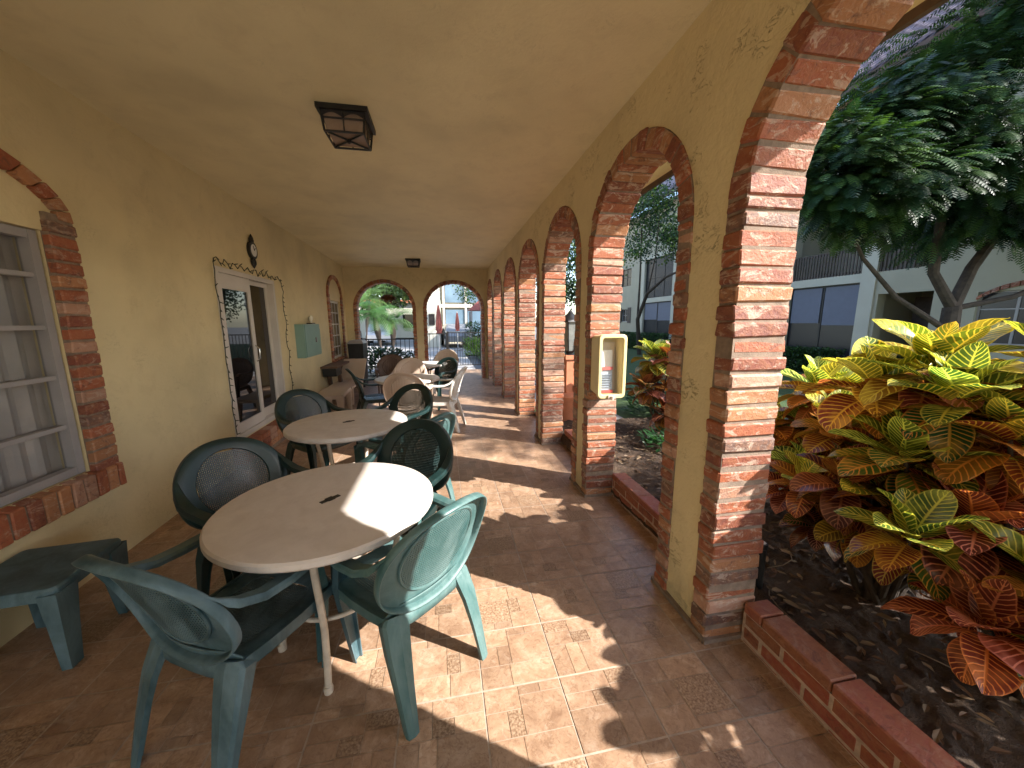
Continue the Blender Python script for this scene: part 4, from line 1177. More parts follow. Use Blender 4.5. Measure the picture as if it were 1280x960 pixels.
croton('croton bush with orange and yellow green leaves beside the first brick pier', (2.42, 1.95, .09),
    [((2.45, 1.98, .95), .30, 20, 'orange'), ((2.20, 1.80, .52), .26, 18, 'green'), ((2.30, 1.70, .80), .26, 18, 'orange'), ((2.55, 2.15, .62), .26, 16, 'green'), ((2.12, 1.62, .30), .22, 14, 'dark'),
     ((2.6, 1.75, .75), .26, 16, 'dark'), ((2.35, 2.05, .35), .22, 14, 'dark'), ((2.7, 1.95, .98), .24, 14, 'orange')])
croton('small dark croton bush growing between the larger ones in shade', (2.75, 1.45, .09),
    [((2.72, 1.40, .85), .28, 18, 'dark'), ((2.9, 1.2, .95), .28, 18, 'orange'), ((2.65, 1.2, .45), .25, 16, 'dark'), ((2.9, 1.6, .6), .26, 16, 'dark')])
croton('dark maroon croton bush seen through the second arch with one pale new leaf', (2.65, 4.05, .1),
    [((2.62, 4.15, .95), .34, 20, 'green'), ((2.75, 4.3, .70), .30, 18, 'dark'), ((2.45, 4.05, .62), .28, 18, 'dark'), ((2.85, 3.95, .6), .30, 16, 'dark'), ((2.7, 4.0, 1.0), .26, 14, 'pink'), ((2.6, 3.9, .35), .26, 14, 'dark')])
croton('croton bush in the right foreground just outside the photo frame', (2.25, .0, .09),
    [((2.32, .02, 1.10), .27, 10, 'orange'), ((2.5, -.4, 1.05), .28, 14, 'yellow')])

# low green plants in the shade behind the second arch
def clump(name, lab, cat, c, r, h, n, L, W, col, group=None, stemcol=True):
    t = thing(name, lab, cat, c, 0, group); mb = MB()
    for k in range(n):
        a = R.uniform(0, 2*pi); q = sqrt(R.random())*r; z = R.random()**.8*h
        p = Vector((c[0]+cos(a)*q, c[1]+sin(a)*q, c[2]+z))
        d = Vector((cos(a)+R.uniform(-.7, .7), sin(a)+R.uniform(-.7, .7), R.uniform(-.3, 1))).normalized()
        s = d.cross(Vector((R.uniform(-.4, .4), R.uniform(-.4, .4), 1))).normalized(); kk = R.uniform(.5, 1.5); mb.col = tuple(x*kk for x in col)
        l = L*R.uniform(.7, 1.3); w = W*R.uniform(.7, 1.2)
        mb.face([p, p+d*l*.45+s*w, p+d*l, p+d*l*.45-s*w])
    mb.build('leaves', M['leaf'], t); return t
clump('groundcover_plant', 'low dark green plant in the shaded bed behind the second arch', 'plant', (3.3, 5.0, .08), .55, .35, 900, .12, .03, (.025, .07, .02))
clump('groundcover_plant', 'low green fern like plant at the base of the dark croton bush', 'plant', (2.5, 3.55, .08), .3, .16, 350, .10, .018, (.03, .10, .03))

# hedge along the facade
def hedge(x0, x1, y0, y1, h, lab, n, col=(.03, .07, .02)):
    t = thing('hedge', lab, 'hedge', ((x0+x1)/2, (y0+y1)/2, .04), 0, 'low hedges along the apartment building'); mb = MB()
    for k in range(n):
        # concentrate on the shell
        f = R.random(); p = Vector((R.uniform(x0, x1), R.uniform(y0, y1), .05+R.random()*h))
        if f < .45: p.x = x0+R.uniform(0, .08)
        elif f < .8: p.z = .05+h*R.uniform(.85, 1.08)
        d = Vector((R.uniform(-1, .5), R.uniform(-1, 1), R.uniform(-.3, 1))).normalized(); s = d.cross(Vector((R.uniform(-1, 1), R.uniform(-1, 1), 1))).normalized()
        kk = R.uniform(.4, 1.9); mb.col = tuple(x*kk for x in col); l = R.uniform(.05, .10); w = l*.34
        mb.face([p, p+d*l*.5+s*w, p+d*l, p+d*l*.5-s*w])
    mb.build('leaves', M['leaf'], t)
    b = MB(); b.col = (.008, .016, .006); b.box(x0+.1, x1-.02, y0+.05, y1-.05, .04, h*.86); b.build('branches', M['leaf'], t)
hedge(10.1, 10.6, 7.95, 10.8, .62, 'low clipped hedge below the nearer screened porch', 5200)
hedge(10.0, 10.6, 15.6, 20.5, .80, 'low hedge along the farther screened porch seen through the second arch', 5200)
hedge(10.45, 10.8, 6.1, 7.5, .55, 'short dark hedge in front of the recessed doorway', 1800, (.015, .035, .012))

# ------------------------------------------------------------------ apartment building across the courtyard
FX = 11.0; FZ = 7.35
ab = thing('apartment_building', 'pale two storey apartment building with screened porches and purple grey tile roof across the lawn', 'building', (13, 14, 0))
ops = [(8.16, 10.18, .25, 2.50), (8.16, 10.18, 2.735, 5.0), (6.62, 7.72, .03, 2.17), (6.72, 7.80, 2.73, 5.0), (4.25, 5.90, 1.0, 2.08),
       (16.45, 19.0, .40, 2.50), (16.45, 19.0, 2.74, 4.75), (20.55, 21.75, 1.50, 2.25), (20.55, 21.75, 3.6, 4.6), (22.6, 25, .4, 4.7)]
ys = sorted({3.2, 27.0} | {o_[0] for o_ in ops} | {o_[1] for o_ in ops}); zs_ = sorted({-.05, FZ} | {o_[2] for o_ in ops} | {o_[3] for o_ in ops})
mb = MB()
for i in range(len(ys)-1):
    runs = []
    for j in range(len(zs_)-1):
        yc = (ys[i]+ys[i+1])/2; zc = (zs_[j]+zs_[j+1])/2
        if any(o_[0] < yc < o_[1] and o_[2] < zc < o_[3] for o_ in ops): continue
        if runs and abs(runs[-1][1]-zs_[j]) < 1e-6: runs[-1][1] = zs_[j+1]
        else: runs.append([zs_[j], zs_[j+1]])
    for (a_, b_) in runs: mb.box(FX, FX+.25, ys[i], ys[i+1], a_, b_)
mb.box(FX+.25, FX+9, 3.2, 3.4, -.05, FZ); mb.box(FX+.25, FX+9, 26.8, 27, -.05, FZ); mb.box(FX+1.8, FX+9, 3.4, 26.8, -.05, FZ)
mb.box(FX+.25, FX+1.8, 3.4, 26.8, 2.55, 2.70); mb.box(FX+.25, FX+1.8, 3.4, 26.8, 5.1, 5.2)
for y in (6.1, 8.0, 10.4, 16.2, 19.2): mb.box(FX+.25, FX+1.8, y-.05, y+.05, -.05, 5.1)
mb.build('wall', M['facade'], ab)
def ftrim(y0, y1, z0, z1, p=.05):
    tr = MB(); tr.box(FX-p, FX-.002, y0, y1, z0, z1); tr.build('trim', M['facadetrim'], ab)
for (a_, b_) in ((7.80, 8.15), (10.19, 10.55), (16.1, 16.44), (19.02, 19.3)): ftrim(a_, b_, -.04, 5.3)
ftrim(8.155, 10.185, 2.505, 2.73, .045); ftrim(16.445, 19.015, 2.505, 2.735, .045); ftrim(16.445, 19.015, 4.755, 4.95, .045)
def fwin(y0, y1, z0, z1, nv, nh, blind=0, lab='window', fm='black'):
    w = MB(); x = FX+.06; f = .035
    w.box(x, x+.05, y0, y0+f, z0, z1); w.box(x, x+.05, y1-f, y1, z0, z1); w.box(x, x+.05, y0+f, y1-f, z0, z0+f); w.box(x, x+.05, y0+f, y1-f, z1-f, z1)
    for k in range(1, nv): yy_ = y0+(y1-y0)*k/nv; w.box(x+.004, x+.046, yy_-.02, yy_+.02, z0+f, z1-f)
    for k in range(1, nh): zz_ = z0+(z1-z0)*k/nh; w.box(x+.008, x+.042, y0+f, y1-f, zz_-.012, zz_+.012)
    wo = w.build('window', M[fm], ab)
    p = MB(); p.box(x+.02, x+.026, y0+f, y1-f, z0+f, z1-f); p.build('pane', M['screen'], wo)
    if blind:
        b2 = MB(); b2.box(x-.004, x+.012, y0+f+.02, (y0+y1)/2-.05, z1-(z1-z0)*blind, z1-f-.01); b2.box(x-.004, x+.012, (y0+y1)/2+.05, y1-f-.02, z1-(z1-z0)*blind*.95, z1-f-.01); b2.build('blind', M['blind'], wo)
m, nt, b = new_mat('dark_screen'); b.inputs['Base Color'].default_value = (.022, .022, .026, 1); b.inputs['Roughness'].default_value = .25
M['screen'] = m
fwin(8.16, 10.18, .25, 2.50, 2, 1, .50); fwin(16.45, 19.0, .40, 2.50, 2, 1, .45); fwin(16.45, 19.0, 2.74, 4.75, 3, 2)
fwin(22.6, 25, .4, 4.7, 2, 3); fwin(4.25, 5.90, 1.0, 2.08, 3, 3, 0, fm='alugrey'); fwin(20.8, 21.5, 1.50, 2.25, 2, 2, 0, fm='alugrey'); fwin(20.55, 21.75, 3.6, 4.6, 2, 2)
sh = MB(); sh.box(FX-.03, FX-.002, 20.38, 20.76, 1.42, 2.33); sh.box(FX-.03, FX-.002, 21.54, 21.9, 1.42, 2.33); sh.build('shutter', M['slat'], ab)
for (a_, b_, z) in ((8.18, 10.16, 2.74), (6.74, 7.78, 2.735)):
    r = MB(); y = a_
    while y < b_: r.box(FX+.02, FX+.045, y, y+.045, z, z+.68); y += .085
    r.box(FX+.045, FX+.07, a_, b_, z+.62, z+.70); r.box(FX+.045, FX+.07, a_, b_, z+.02, z+.08)
    r.build('balcony_railing', M['slat'], ab)
d = MB(); d.box(FX+1.2, FX+1.24, 6.68, 7.2, .03, 2.1); d.box(FX+1.2, FX+1.24, 7.23, 7.7, .03, 2.1); d.build('door', M['slat'], ab)
d = MB()
for k in range(14):
    t0 = pi*(.22+.56*k/14); t1 = pi*(.22+.56*(k+.85)/14); c_ = 5.07; 
    d.col = bcol(); q = [(c_-1.1*cos(t_)*1.0, 1.42+r_*.95*sin(t_)) for (t_, r_) in ((t0, .80), (t1, .80), (t1, .90), (t0, .90))]
    d.prism([(FX-.03, a_, b_) for a_, b_ in q], [(FX-.002, a_, b_) for a_, b_ in q])
d.build('brick_arch', M['brick'], ab)
# roof: barrel tiles
RX0, RX1, RZ0, RZ1 = FX-.75, FX+2.9, 7.35, 10.2
r = MB(); r.hexa([(RX0, 2.6, RZ0-.03), (RX1, 2.6, RZ1-.03), (RX1, 27.5, RZ1-.03), (RX0, 27.5, RZ0-.03), (RX0, 2.6, RZ0), (RX1, 2.6, RZ1), (RX1, 27.5, RZ1), (RX0, 27.5, RZ0)])
y = 2.7
while y < 16:
    nseg = 14
    for s in range(nseg):
        f0, f1 = s/nseg, (s+1.15)/nseg
        def pt(f, dy, dz): return (RX0+(RX1-RX0)*f-.02, y+dy, RZ0+(RZ1-RZ0)*f+dz)
        A = [pt(f0, -.085*cos(pi*k/4), .045+.075*sin(pi*k/4)) for k in range(5)]; B = [pt(min(1, f1), -.07*cos(pi*k/4), .01+.06*sin(pi*k/4)) for k in range(5)]
        kk = R.uniform(.75, 1.15); r.col = (kk, kk, kk); r.prism(A, B)
    y += .235
ro = r.build('roof', M['roof'], ab)
r = MB(); r.box(RX0-.02, RX0+.05, 2.6, 27.5, RZ0-.22, RZ0+.0); r.build('fascia', M['soffit'], ab)

# ------------------------------------------------------------------ trees
def feather(mb, p, d, up, L, n, lw, ll, col):
    d = d.normalized(); s = d.cross(up)
    if s.length < .05: s = d.cross(Vector((1, 0, 0)))
    s.normalize(); nn = s.cross(d)
    mb.col = col; cur = p.copy(); dd = d.copy()
    for k in range(n):
        q = (k+.5)/n; cur = cur + dd*(L/n); dd = (dd - Vector((0, 0, .10))).normalized()
        l = ll*(sin(pi*(q*.85+.12))**.6)
        for sg in (1, -1):
            a = (s*sg + dd*.45 - Vector((0, 0, .25))).normalized()
            e = dd*lw
            mb.face([cur-e, cur+a*l*.5-e*1.2, cur+a*l, cur+a*l*.5+e*1.3, cur+e])
def make_tree(name, lab, base, limbs, blobs, nf, L, n, lw, ll, cols, group='trees in the courtyard', r0=.14, kind='feather'):
    t = thing(name, lab, 'tree', base, 0, group)
    tr = MB()
    for (pts, ra, rb) in limbs:
        k = len(pts); tr.tube(pts, [ra+(rb-ra)*i/(k-1) for i in range(k)], 9)
    tr.build('trunk', M['bark'], t)
    cr = MB(); tot = sum(b_[3] for b_ in blobs)
    for (c, rad, fl_, wgt) in blobs:
        cnt = int(nf*wgt/tot); c = Vector(c)
        # sub clumps for an uneven outline
        subs = [(Vector((R.gauss(0, .55), R.gauss(0, .55), R.gauss(0, .5))), R.uniform(.35, .8)) for _ in range(9)]
        for k in range(cnt):
            sc, sr = R.choice(subs)
            v = Vector((R.gauss(0, 1), R.gauss(0, 1), R.gauss(0, 1))).normalized()*(R.random()**.4)*sr + sc
            p = c + Vector((v.x*rad, v.y*rad, v.z*rad*fl_))
            d_ = Vector((v.x+R.uniform(-.5, .5), v.y+R.uniform(-.5, .5), v.z*.5+R.uniform(-.6, .3)))
            if d_.length < .05: continue
            col = R.choice(cols); kk = R.uniform(.55, 1.35); col = tuple(x*kk for x in col)
            if kind == 'feather': feather(cr, p, d_, Vector((0, 0, 1)), L*R.uniform(.7, 1.2), n, lw, ll, col)
            else:
                cr.col = col
                for _ in range(n):
                    q_ = p + Vector((R.uniform(-1, 1), R.uniform(-1, 1), R.uniform(-1, 1)))*L*.6; dd = Vector((R.gauss(0, 1), R.gauss(0, 1), R.gauss(0, 1))).normalized(); s = dd.cross(Vector((R.gauss(0, 1), R.gauss(0, 1), R.gauss(0, 1)))).normalized()
                    cr.face([q_, q_+dd*ll*.5+s*lw, q_+dd*ll, q_+dd*ll*.5-s*lw])
    cr.build('crown', M['leaf'], t); return t
DK = [(.018, .048, .018), (.022, .060, .022), (.012, .036, .015), (.038, .085, .022), (.06, .12, .03)]
LT = [(.08, .16, .025), (.06, .13, .03), (.12, .19, .03), (.04, .09, .02)]
make_tree('poinciana_tree', 'big dark feathery leaved tree with forked trunk filling the upper right of the view', (8.75, 4.95, 0),
    [([(8.75, 4.95, 0), (8.72, 4.95, .9), (8.78, 5.0, 1.72)], .15, .12), ([(8.78, 5.0, 1.72), (8.3, 5.05, 2.3), (8.25, 5.05, 3.2), (8.0, 5.1, 4.4)], .085, .05),
     ([(8.78, 5.0, 1.72), (9.05, 5.0, 2.4), (9.4, 4.9, 3.1), (9.6, 4.9, 4.6)], .10, .05), ([(8.78, 5.0, 1.7), (9.6, 4.7, 1.9), (10.3, 4.3, 2.4), (10.6, 4.0, 3.4)], .05, .03),
     ([(8.7, 5.0, 1.35), (7.8, 5.2, 1.9), (7.1, 5.3, 2.55), (6.3, 5.2, 3.4)], .05, .02)],
    [((6.6, 5.0, 3.35), 1.0, .5, 8), ((8.1, 5.0, 4.1), 1.2, .65, 11), ((9.2, 4.8, 4.1), 1.3, .7, 9), ((5.9, 4.9, 3.45), .6, .6, 4), ((5.75, 5.0, 3.95), .5, .6, 3), ((6.5, 5.0, 4.25), .6, .6, 4), ((9.3, 4.6, 6.2), 1.6, .65, 11), ((7.5, 4.9, 4.75), .95, .6, 7), ((8.5, 4.8, 5.6), 1.1, .6, 7), ((10.0, 4.4, 3.7), .9, .6, 5), ((8.4, 4.9, 3.1), .6, .5, 2)],
    11500, .36, 9, .0095, .095, DK)
make_tree('leafy_tree', 'bright sunlit leafy tree seen over the apartment roof', (17.5, 12, 0),
    [([(17.5, 12, 0), (17.5, 12, 6), (17.6, 12, 10)], .3, .1)],
    [((17.2, 11, 10.8), 2.6, .8, 10), ((18, 14, 10.2), 2.4, .8, 8), ((17.5, 8, 10.5), 2.4, .8, 8), ((17, 13.0, 12.5), 2.4, .8, 7), ((17.2, 9.5, 13), 2.6, .8, 7)], 3200, .5, 9, .07, .22, LT, kind='leafy')
make_tree('leafy_tree', 'slender tree with bright green top and thin bare branches seen through the second arch', (8.6, 13.8, 0),
    [([(8.6, 15.0, 0), (8.2, 14.6, 1.6), (8.0, 13.6, 2.6), (8.1, 12.6, 3.1), (8.3, 11.8, 3.3)], .10, .03), ([(8.2, 14.6, 1.6), (8.1, 14.4, 3.2), (7.9, 14.1, 5.2)], .05, .02), ([(8.0, 13.6, 2.6), (7.9, 13.0, 3.9), (7.9, 12.9, 5.4)], .03, .012)],
    [((8.2, 13.2, 5.6), 1.5, .6, 10), ((8.2, 15.0, 5.2), 1.4, .7, 8), ((8.3, 12.4, 4.4), .8, .7, 3)], 1100, .35, 8, .035, .10, LT+DK, kind='leafy')
make_tree('leafy_tree', 'small dark tree with slanting stem seen through the third arch', (4.4, 10.8, 0),
    [([(4.2, 10.6, 0), (4.35, 10.9, 1.4), (4.8, 11.6, 2.6), (5.1, 12, 3.4)], .08, .03)],
    [((4.8, 11.6, 3.6), 1.1, .9, 8), ((4.5, 12.2, 2.4), .9, .8, 4)], 600, .35, 8, .035, .10, LT+DK, kind='leafy')
# unseen tree added off screen so its loose crown dapples the sunlight
make_tree('poinciana_tree', 'unseen loose crowned feathery tree added right of the view to dapple the sunlight', (8.6, -4.2, 0),
    [([(8.6, -4.2, 0), (8.5, -4.1, 2.0), (8.2, -3.6, 3.6), (7.4, -2.6, 4.9)], .16, .05), ([(8.5, -4.1, 2.0), (9.2, -3.5, 4.0), (9.8, -2.4, 5.6)], .1, .04)],
    [((7.9, -1.4, 5.0), .9, .5, 4), ((8.4, .2, 5.2), 1.1, .55, 6), ((9.2, -4.4, 4.6), 1.2, .6, 4)], 700, .40, 8, .012, .12, DK)

make_tree('leafy_tree', 'leafy tree just right of the gate beyond the right end arch', (3.4, 16.8, 0),
    [([(3.4, 16.8, 0), (3.3, 16.8, 1.6), (3.1, 16.8, 3)], .09, .04)], [((3.1, 16.6, 3.1), 1.35, .8, 8)], 420, .35, 8, .035, .11, LT+DK, group='trees beyond the end arches', kind='leafy')
# palms beyond the left end arch
def palm(lab, x, y, hz, lean, nfr, L, col):
    t = thing('palm_tree', lab, 'palm', (x, y, 0), 0, 'palms beyond the left end arch'); tr = MB()
    pts = [(x+lean*q*q, y, hz*q) for q in (0, .25, .45, .6, .72, .85, .95, 1)]
    tr.tube(pts, [.035, .035, .045, .085, .11, .08, .04, .03], 10); tr.build('trunk', M['palmbark'], t)
    cr = MB(); top = Vector((x+lean, y, hz))
    for k in range(nfr):
        a = 2*pi*k/nfr + R.uniform(-.2, .2); el = R.uniform(.1, 1.25); d = Vector((cos(a)*cos(el), sin(a)*cos(el), sin(el)))
        p = top.copy(); s = d.cross(Vector((0, 0, 1))).normalized(); n_ = 16; kk = R.uniform(.6, 1.5); cr.col = tuple(c*kk for c in col)
        for j in range(n_):
            q = j/n_; p2 = p + d*(L/n_); d = (d - Vector((0, 0, .13))).normalized()
            for sg in (1, -1):
                a2 = (s*sg*1.0 + d*.6 - Vector((0, 0, .35))).normalized(); l = L*.30*sin(pi*(q*.8+.15)); w = d*.013
                cr.face([p-w, p+a2*l*.5-w, p+a2*l, p+a2*l*.5+w, p+w])
            p = p2
    cr.build('crown', M['leaf'], t)
palm('left palm with dark bulging trunk beyond the left end arch', -2.05, 13.0, 1.75, -.20, 22, 1.15, (.06, .15, .03))
palm('right palm with shorter bulging trunk beyond the left end arch', -1.78, 13.8, 1.55, .05, 20, 1.05, (.07, .14, .04))
palm('taller background palm behind the two palms', -3.6, 18.5, 2.6, .3, 20, 1.5, (.09, .17, .04))
make_tree('leafy_tree', 'pale green leafy tree far beyond the left end arch', (-4.6, 30, 0), [([(-4.6, 30, 0), (-4.5, 30, 3)], .2, .12)],
    [((-4.6, 30, 4.2), 2.6, .7, 10), ((-7, 31, 4.6), 2.4, .7, 8), ((-2.2, 31, 4.8), 2.0, .8, 7)], 1300, .5, 8, .09, .26, [(.16, .22, .06), (.10, .16, .04), (.2, .25, .09)], group='trees beyond the end arches', kind='leafy')
clump('shrub', 'dark green shrub behind the railing of the left end arch', 'shrub', (-1.75, 10.9, 0), .55, .75, 1500, .13, .03, (.02, .055, .018), 'shrubs beyond the end arches')
clump('shrub', 'small dark shrub right of the palms behind the railing', 'shrub', (-1.0, 11.2, 0), .40, .62, 700, .12, .03, (.02, .05, .018), 'shrubs beyond the end arches')
clump('shrub', 'bright yellow green clump beside the deck beyond the gate', 'shrub', (1.3, 16.3, 0), .38, .8, 900, .12, .03, (.14, .26, .03), 'shrubs beyond the end arches')
clump('shrub', 'darker green shrub right behind the bright clump beyond the gate', 'shrub', (1.7, 18.5, 0), .6, 1.5, 1100, .14, .035, (.04, .09, .02), 'shrubs beyond the end arches')

# hanging basket in left end arch
hb = thing('hanging_basket', 'brown dried hanging basket in the top of the left end arch', 'hanging basket', (-1.33, 9.92, 2.1))
mb = MB()
for k in range(260):
    a = R.uniform(0, 2*pi); q = R.random(); p = Vector((-1.33, 9.92, 2.20))
    d_ = Vector((cos(a)*(.35+q), sin(a)*(.35+q), -.75+.4*R.random())).normalized(); s = d_.cross(Vector((0, 0, 1))).normalized(); l = R.uniform(.12, .27)
    kk = R.uniform(.5, 1.3); mb.col = (.20*kk, .09*kk, .05*kk)
    mb.face([p, p+d_*l*.6+s*.02, p+d_*l-Vector((0, 0, .02)), p+d_*l*.6-s*.02])
mb.build('dried_leaves', M['leaf'], hb)
mb = MB(); mb.lathe([(.0001, -.16), (.07, -.14), (.12, -.06), (.13, 0), (.0001, .0)], (-1.33, 9.92, 2.19), 14); mb.build('pot', M['wood'], hb)
mb = MB()
for k in range(3): mb.tube([(-1.33+.1*cos(k*2.1), 9.92+.1*sin(k*2.1), 2.19), (-1.33, 9.92, 2.45)], .003, 4)
mb.build('hanger', M['black'], hb)

# railings and gate
def railing(name, lab, cat, x0, x1, y, h, z0=.08, step=.115, arch=0, group=None):
    t = thing(name, lab, cat, ((x0+x1)/2, y, 0), 0, group); mb = MB()
    mb.box(x0, x1, y-.016, y+.016, h-.03, h); mb.build('rail', M['black'], t)
    mb = MB(); mb.box(x0, x1, y-.014, y+.014, z0, z0+.028); mb.build('rail', M['black'], t)
    mb = MB(); x = x0+step/2
    while x < x1: mb.box(x-.0075, x+.0075, y-.0075, y+.0075, z0+.028, h-.03); x += step
    o = mb.build('balusters', M['black'], t)
    for x in (x0, x1):
        mb = MB(); mb.box(x-.022, x+.022, y-.022, y+.022, 0, h+.03); mb.build('post', M['black'], t)
railing('metal_railing', 'black metal railing closing the left end arch', 'railing', -2.10, -.72, 10.22, 1.08, group='black metal fences at the end of the walkway')
railing('metal_fence', 'black metal fence beyond the right end arch, left of the open gate', 'fence', -.60, .12, 12.2, 1.15, group='black metal fences at the end of the walkway')
railing('metal_gate', 'black barred metal gate across the deck beyond the right end arch', 'gate', .16, 1.25, 12.25, 1.18, step=.085, group='black metal fences at the end of the walkway')

# pool-side things: umbrellas, gazebo, furniture
def umbrella(lab, x, y, zt, zb, r):
    t = thing('closed_umbrella', lab, 'umbrella', (x, y, 0), 0, 'closed red patio umbrellas')
    mb = MB(); mb.tube([(x, y, 0), (x, y, zt+.08)], .024, 8); mb.build('pole', M['alu'], t)
    mb = MB(); n = 16; prof = [(.03, zt), (r*.55, zt-.2*(zt-zb)), (r*.9, zt-.55*(zt-zb)), (r*1.05, zt-.85*(zt-zb)), (r*.7, zt-.9*(zt-zb)), (r*1.0, zb)]
    V = []
    for (rr_, z) in prof:
        for k in range(n): a = 2*pi*k/n; f = 1+.22*cos(a*8); V.append((x+rr_*f*cos(a), y+rr_*f*sin(a), z))
    mb.idx(V, [(i*n+k, i*n+(k+1) % n, (i+1)*n+(k+1) % n, (i+1)*n+k) for i in range(len(prof)-1) for k in range(n)], smooth=True); mb.build('canopy', M['red'], t)
    mb = MB(); mb.lathe([(.25, 0), (.25, .06), (.05, .1), (.04, .3)], (x, y, 0), 14); mb.build('base', M['alugrey'], t)
umbrella('nearer closed red umbrella on the deck beyond the gate', -.16, 17.0, 2.25, .98, .12)
umbrella('farther smaller closed red umbrella beyond the gate', .78, 20.0, 2.0, 1.05, .10)
gz = thing('gazebo', 'small pavilion with red tiled hip roof beyond the gate on the right', 'gazebo', (2.6, 21, 0))
mb = MB(); mb.prism([(1.45, 20.6, 2.15), (3.0, 20.6, 2.15), (3.0, 22.2, 2.15), (1.45, 22.2, 2.15)], [(2.1, 21.2, 2.75), (2.35, 21.2, 2.75), (2.35, 21.5, 2.75), (2.1, 21.5, 2.75)]); mb.build('roof', M['red'], gz)
for (x, y) in ((1.6, 20.75), (2.85, 20.75), (2.85, 22.05), (1.6, 22.05)): mb = MB(); mb.tube([(x, y, 0), (x, y, 2.1)], .05, 8); mb.build('post', M['alugrey'], gz)
# buildings beyond the end wall
ub = thing('screened_building', 'blue screened building with white beams beyond the gate', 'building', (2.4, 30, 0))
mb = MB(); mb.box(-.1, 6.5, 27.2, 33, 0, 8.5); mb.build('wall', M['facade'], ub)
mb = MB()
for z in (0.2, 2.55, 4.9):
    for k in range(4): x = .25+1.55*k; mb.box(x, x+1.45, 27.1, 27.18, z+.35, z+2.2)
mb.build('window', M['blueglass'], ub)
mb = MB()
for z in (2.55, 4.9, 7.3): mb.box(-.1, 6.5, 26.98, 27.19, z-.0, z+.22)
for k in range(5): x = .06+1.56*k; mb.box(x, x+.14, 27.0, 27.19, 0, 8.5)
mb.build('beam', M['alu'], ub)
cb = thing('cream_building', 'cream walled low building with a small dark window left of the blue screened one', 'building', (-.7, 24, 0))
mb = MB(); mb.box(-1.4, -.12, 23.0, 27, 0, 6.5); mb.build('wall', M['facadetrim'], cb)
mb = MB(); mb.box(-.80, -.45, 22.94, 22.99, 1.35, 2.0); mb.build('window', M['dark'], cb)
hb_ = thing('distant_house', 'long pale house with flat roof across the car park beyond the palms', 'house', (-8, 40, 0))
mb = MB(); mb.box(-16, -1.5, 38, 44, 0, 3.4); mb.build('wall', M['facadetrim'], hb_)
mb = MB(); mb.box(-16.3, -1.2, 37.6, 44.4, 3.4, 3.7); mb.build('roof', M['terracotta'], hb_)
mb = MB()
for k in range(5): x = -15+2.8*k; mb.box(x, x+1.3, 37.93, 37.99, 1, 2.3)
mb.build('window', M['glass'], hb_)

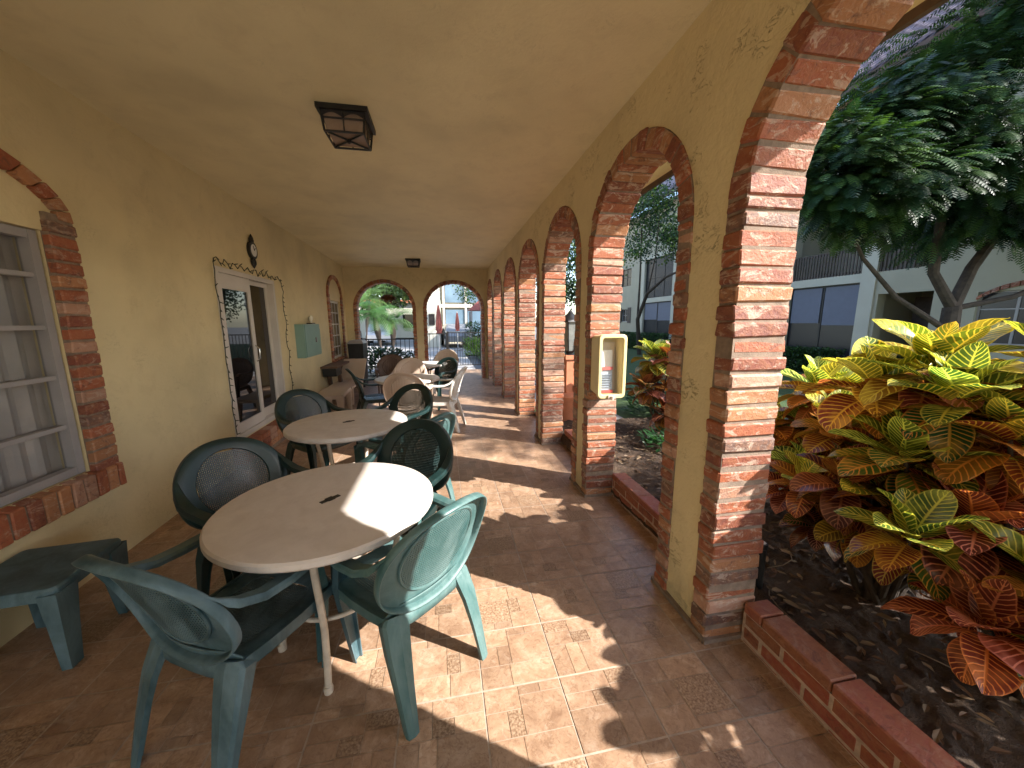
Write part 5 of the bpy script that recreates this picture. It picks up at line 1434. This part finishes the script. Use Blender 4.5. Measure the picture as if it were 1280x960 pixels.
def car(lab, x, y, rz, col):
    t = thing('parked_car', lab, 'car', (x, y, 0), rz, 'cars parked beyond the end arches')
    prof = [(-2.2, .35), (-2.25, .7), (-2.1, .92), (-1.35, .98), (-.75, 1.38), (.65, 1.42), (1.35, 1.0), (2.05, .88), (2.2, .65), (2.2, .35)]
    mb = MB(); mb.col = col
    for (a, b, k) in ((-.85, -.80, 1), (-.80, .80, 1), (.80, .85, 1)):
        sa = .965 if abs(a) > .82 else 1; sb = .965 if abs(b) > .82 else 1
        f = lambda w, s: [(p[0]*s, w*(1 if p[1] < 1.1 else .82), .35+(p[1]-.35)*s) for p in prof]
        mb.prism(f(a, sa), f(b, sb))
    mb.build('body', M['carsilver'], t, world=False)
    mb = MB()
    for s in (-1, 1):
        q = [(-1.18, 1.0), (-.72, 1.32), (.6, 1.35), (1.15, 1.02)]
        mb.prism([(p[0], s*(.83 if p[1] < 1.1 else .69), p[1]) for p in q], [(p[0], s*(.86 if p[1] < 1.1 else .72), p[1]) for p in q])
    mb.prism([(1.30, -.66, 1.04), (1.30, .66, 1.04), (.74, .58, 1.39), (.74, -.58, 1.39)], [(1.36, -.66, 1.06), (1.36, .66, 1.06), (.80, .58, 1.41), (.80, -.58, 1.41)])
    mb.build('windows', M['glass'], t, world=False)
    for (wx, wy) in ((-1.4, -.78), (-1.4, .78), (1.35, -.78), (1.35, .78)):
        mb = MB(); s = 1 if wy > 0 else -1
        for (ra, wa, wb) in ((.33, -.1, .1),):
            A = [(wx+ra*cos(2*pi*k/20), wy-.09, .33+ra*sin(2*pi*k/20)) for k in range(20)]; B = [(p[0], wy+.10, p[2]) for p in A]; mb.prism(A, B)
        w = mb.build('wheel', M['rubber'], t, world=False)
        mb = MB(); A = [(wx+.19*cos(2*pi*k/14), wy+s*.095, .33+.19*sin(2*pi*k/14)) for k in range(14)]; B = [(p[0], wy+s*.112, p[2]) for p in A]; mb.prism(A, B); mb.build('rim', M['alu'], w, world=False)
car('silver car parked far behind the gate in front of the blue building', .85, 24.2, pi/2+.1, (.45, .46, .48))
car('white car parked at the far left beyond the palms', -4.3, 27.5, pi/2+.1, (.9, .9, .9))
car('dark car parked beside the white one beyond the palms', -6.9, 28, pi/2+.05, (.12, .13, .16))

# ------------------------------------------------------------------ camera, light, world
cam = bpy.data.cameras.new('camera'); co = bpy.data.objects.new('camera', cam); COL.objects.link(co)
Mw = [[0.9828238835548516, -0.034646309564163834, 0.18126457775236646], [-0.1845030779198404, -0.16329582758422656, 0.9691713403375525], [-0.003978461042272361, -0.9859686130537658, -0.1668833901877848]]
co.matrix_world = Matrix([[Mw[i][0], -Mw[i][1], -Mw[i][2], (0, 0, 1.5)[i]] for i in range(3)] + [[0, 0, 0, 1]])
cam.sensor_width = 36; cam.sensor_fit = 'HORIZONTAL'; cam.lens = 36*457/1280; cam.clip_start = .02; cam.clip_end = 500
scene.camera = co
SD = Vector((1, -.65, .82)).normalized()
sun = bpy.data.lights.new('sun', 'SUN'); sun.energy = 4.4; sun.angle = radians(.5); sun.color = (1, .95, .88)
so = bpy.data.objects.new('sun', sun); COL.objects.link(so); so.rotation_euler = SD.to_track_quat('Z', 'Y').to_euler(); so.location = (6, -4, 8)
w = bpy.data.worlds.new('World'); scene.world = w; w.use_nodes = True
nt = w.node_tree; bg = nt.nodes['Background']; sky = nt.nodes.new('ShaderNodeTexSky'); sky.sky_type = 'NISHITA'; sky.sun_disc = False
sky.sun_elevation = math.asin(SD.z); sky.sun_rotation = atan2(SD.x, SD.y)
nt.links.new(sky.outputs[0], bg.inputs[0]); bg.inputs[1].default_value = .15
scene.view_settings.view_transform = 'Standard'; scene.view_settings.look = 'None'; scene.view_settings.gamma = 1
scene.view_settings.exposure = 1.68
scene.render.engine = 'CYCLES'
scene.cycles.max_bounces = 8; scene.cycles.diffuse_bounces = 5; scene.cycles.transparent_max_bounces = 8
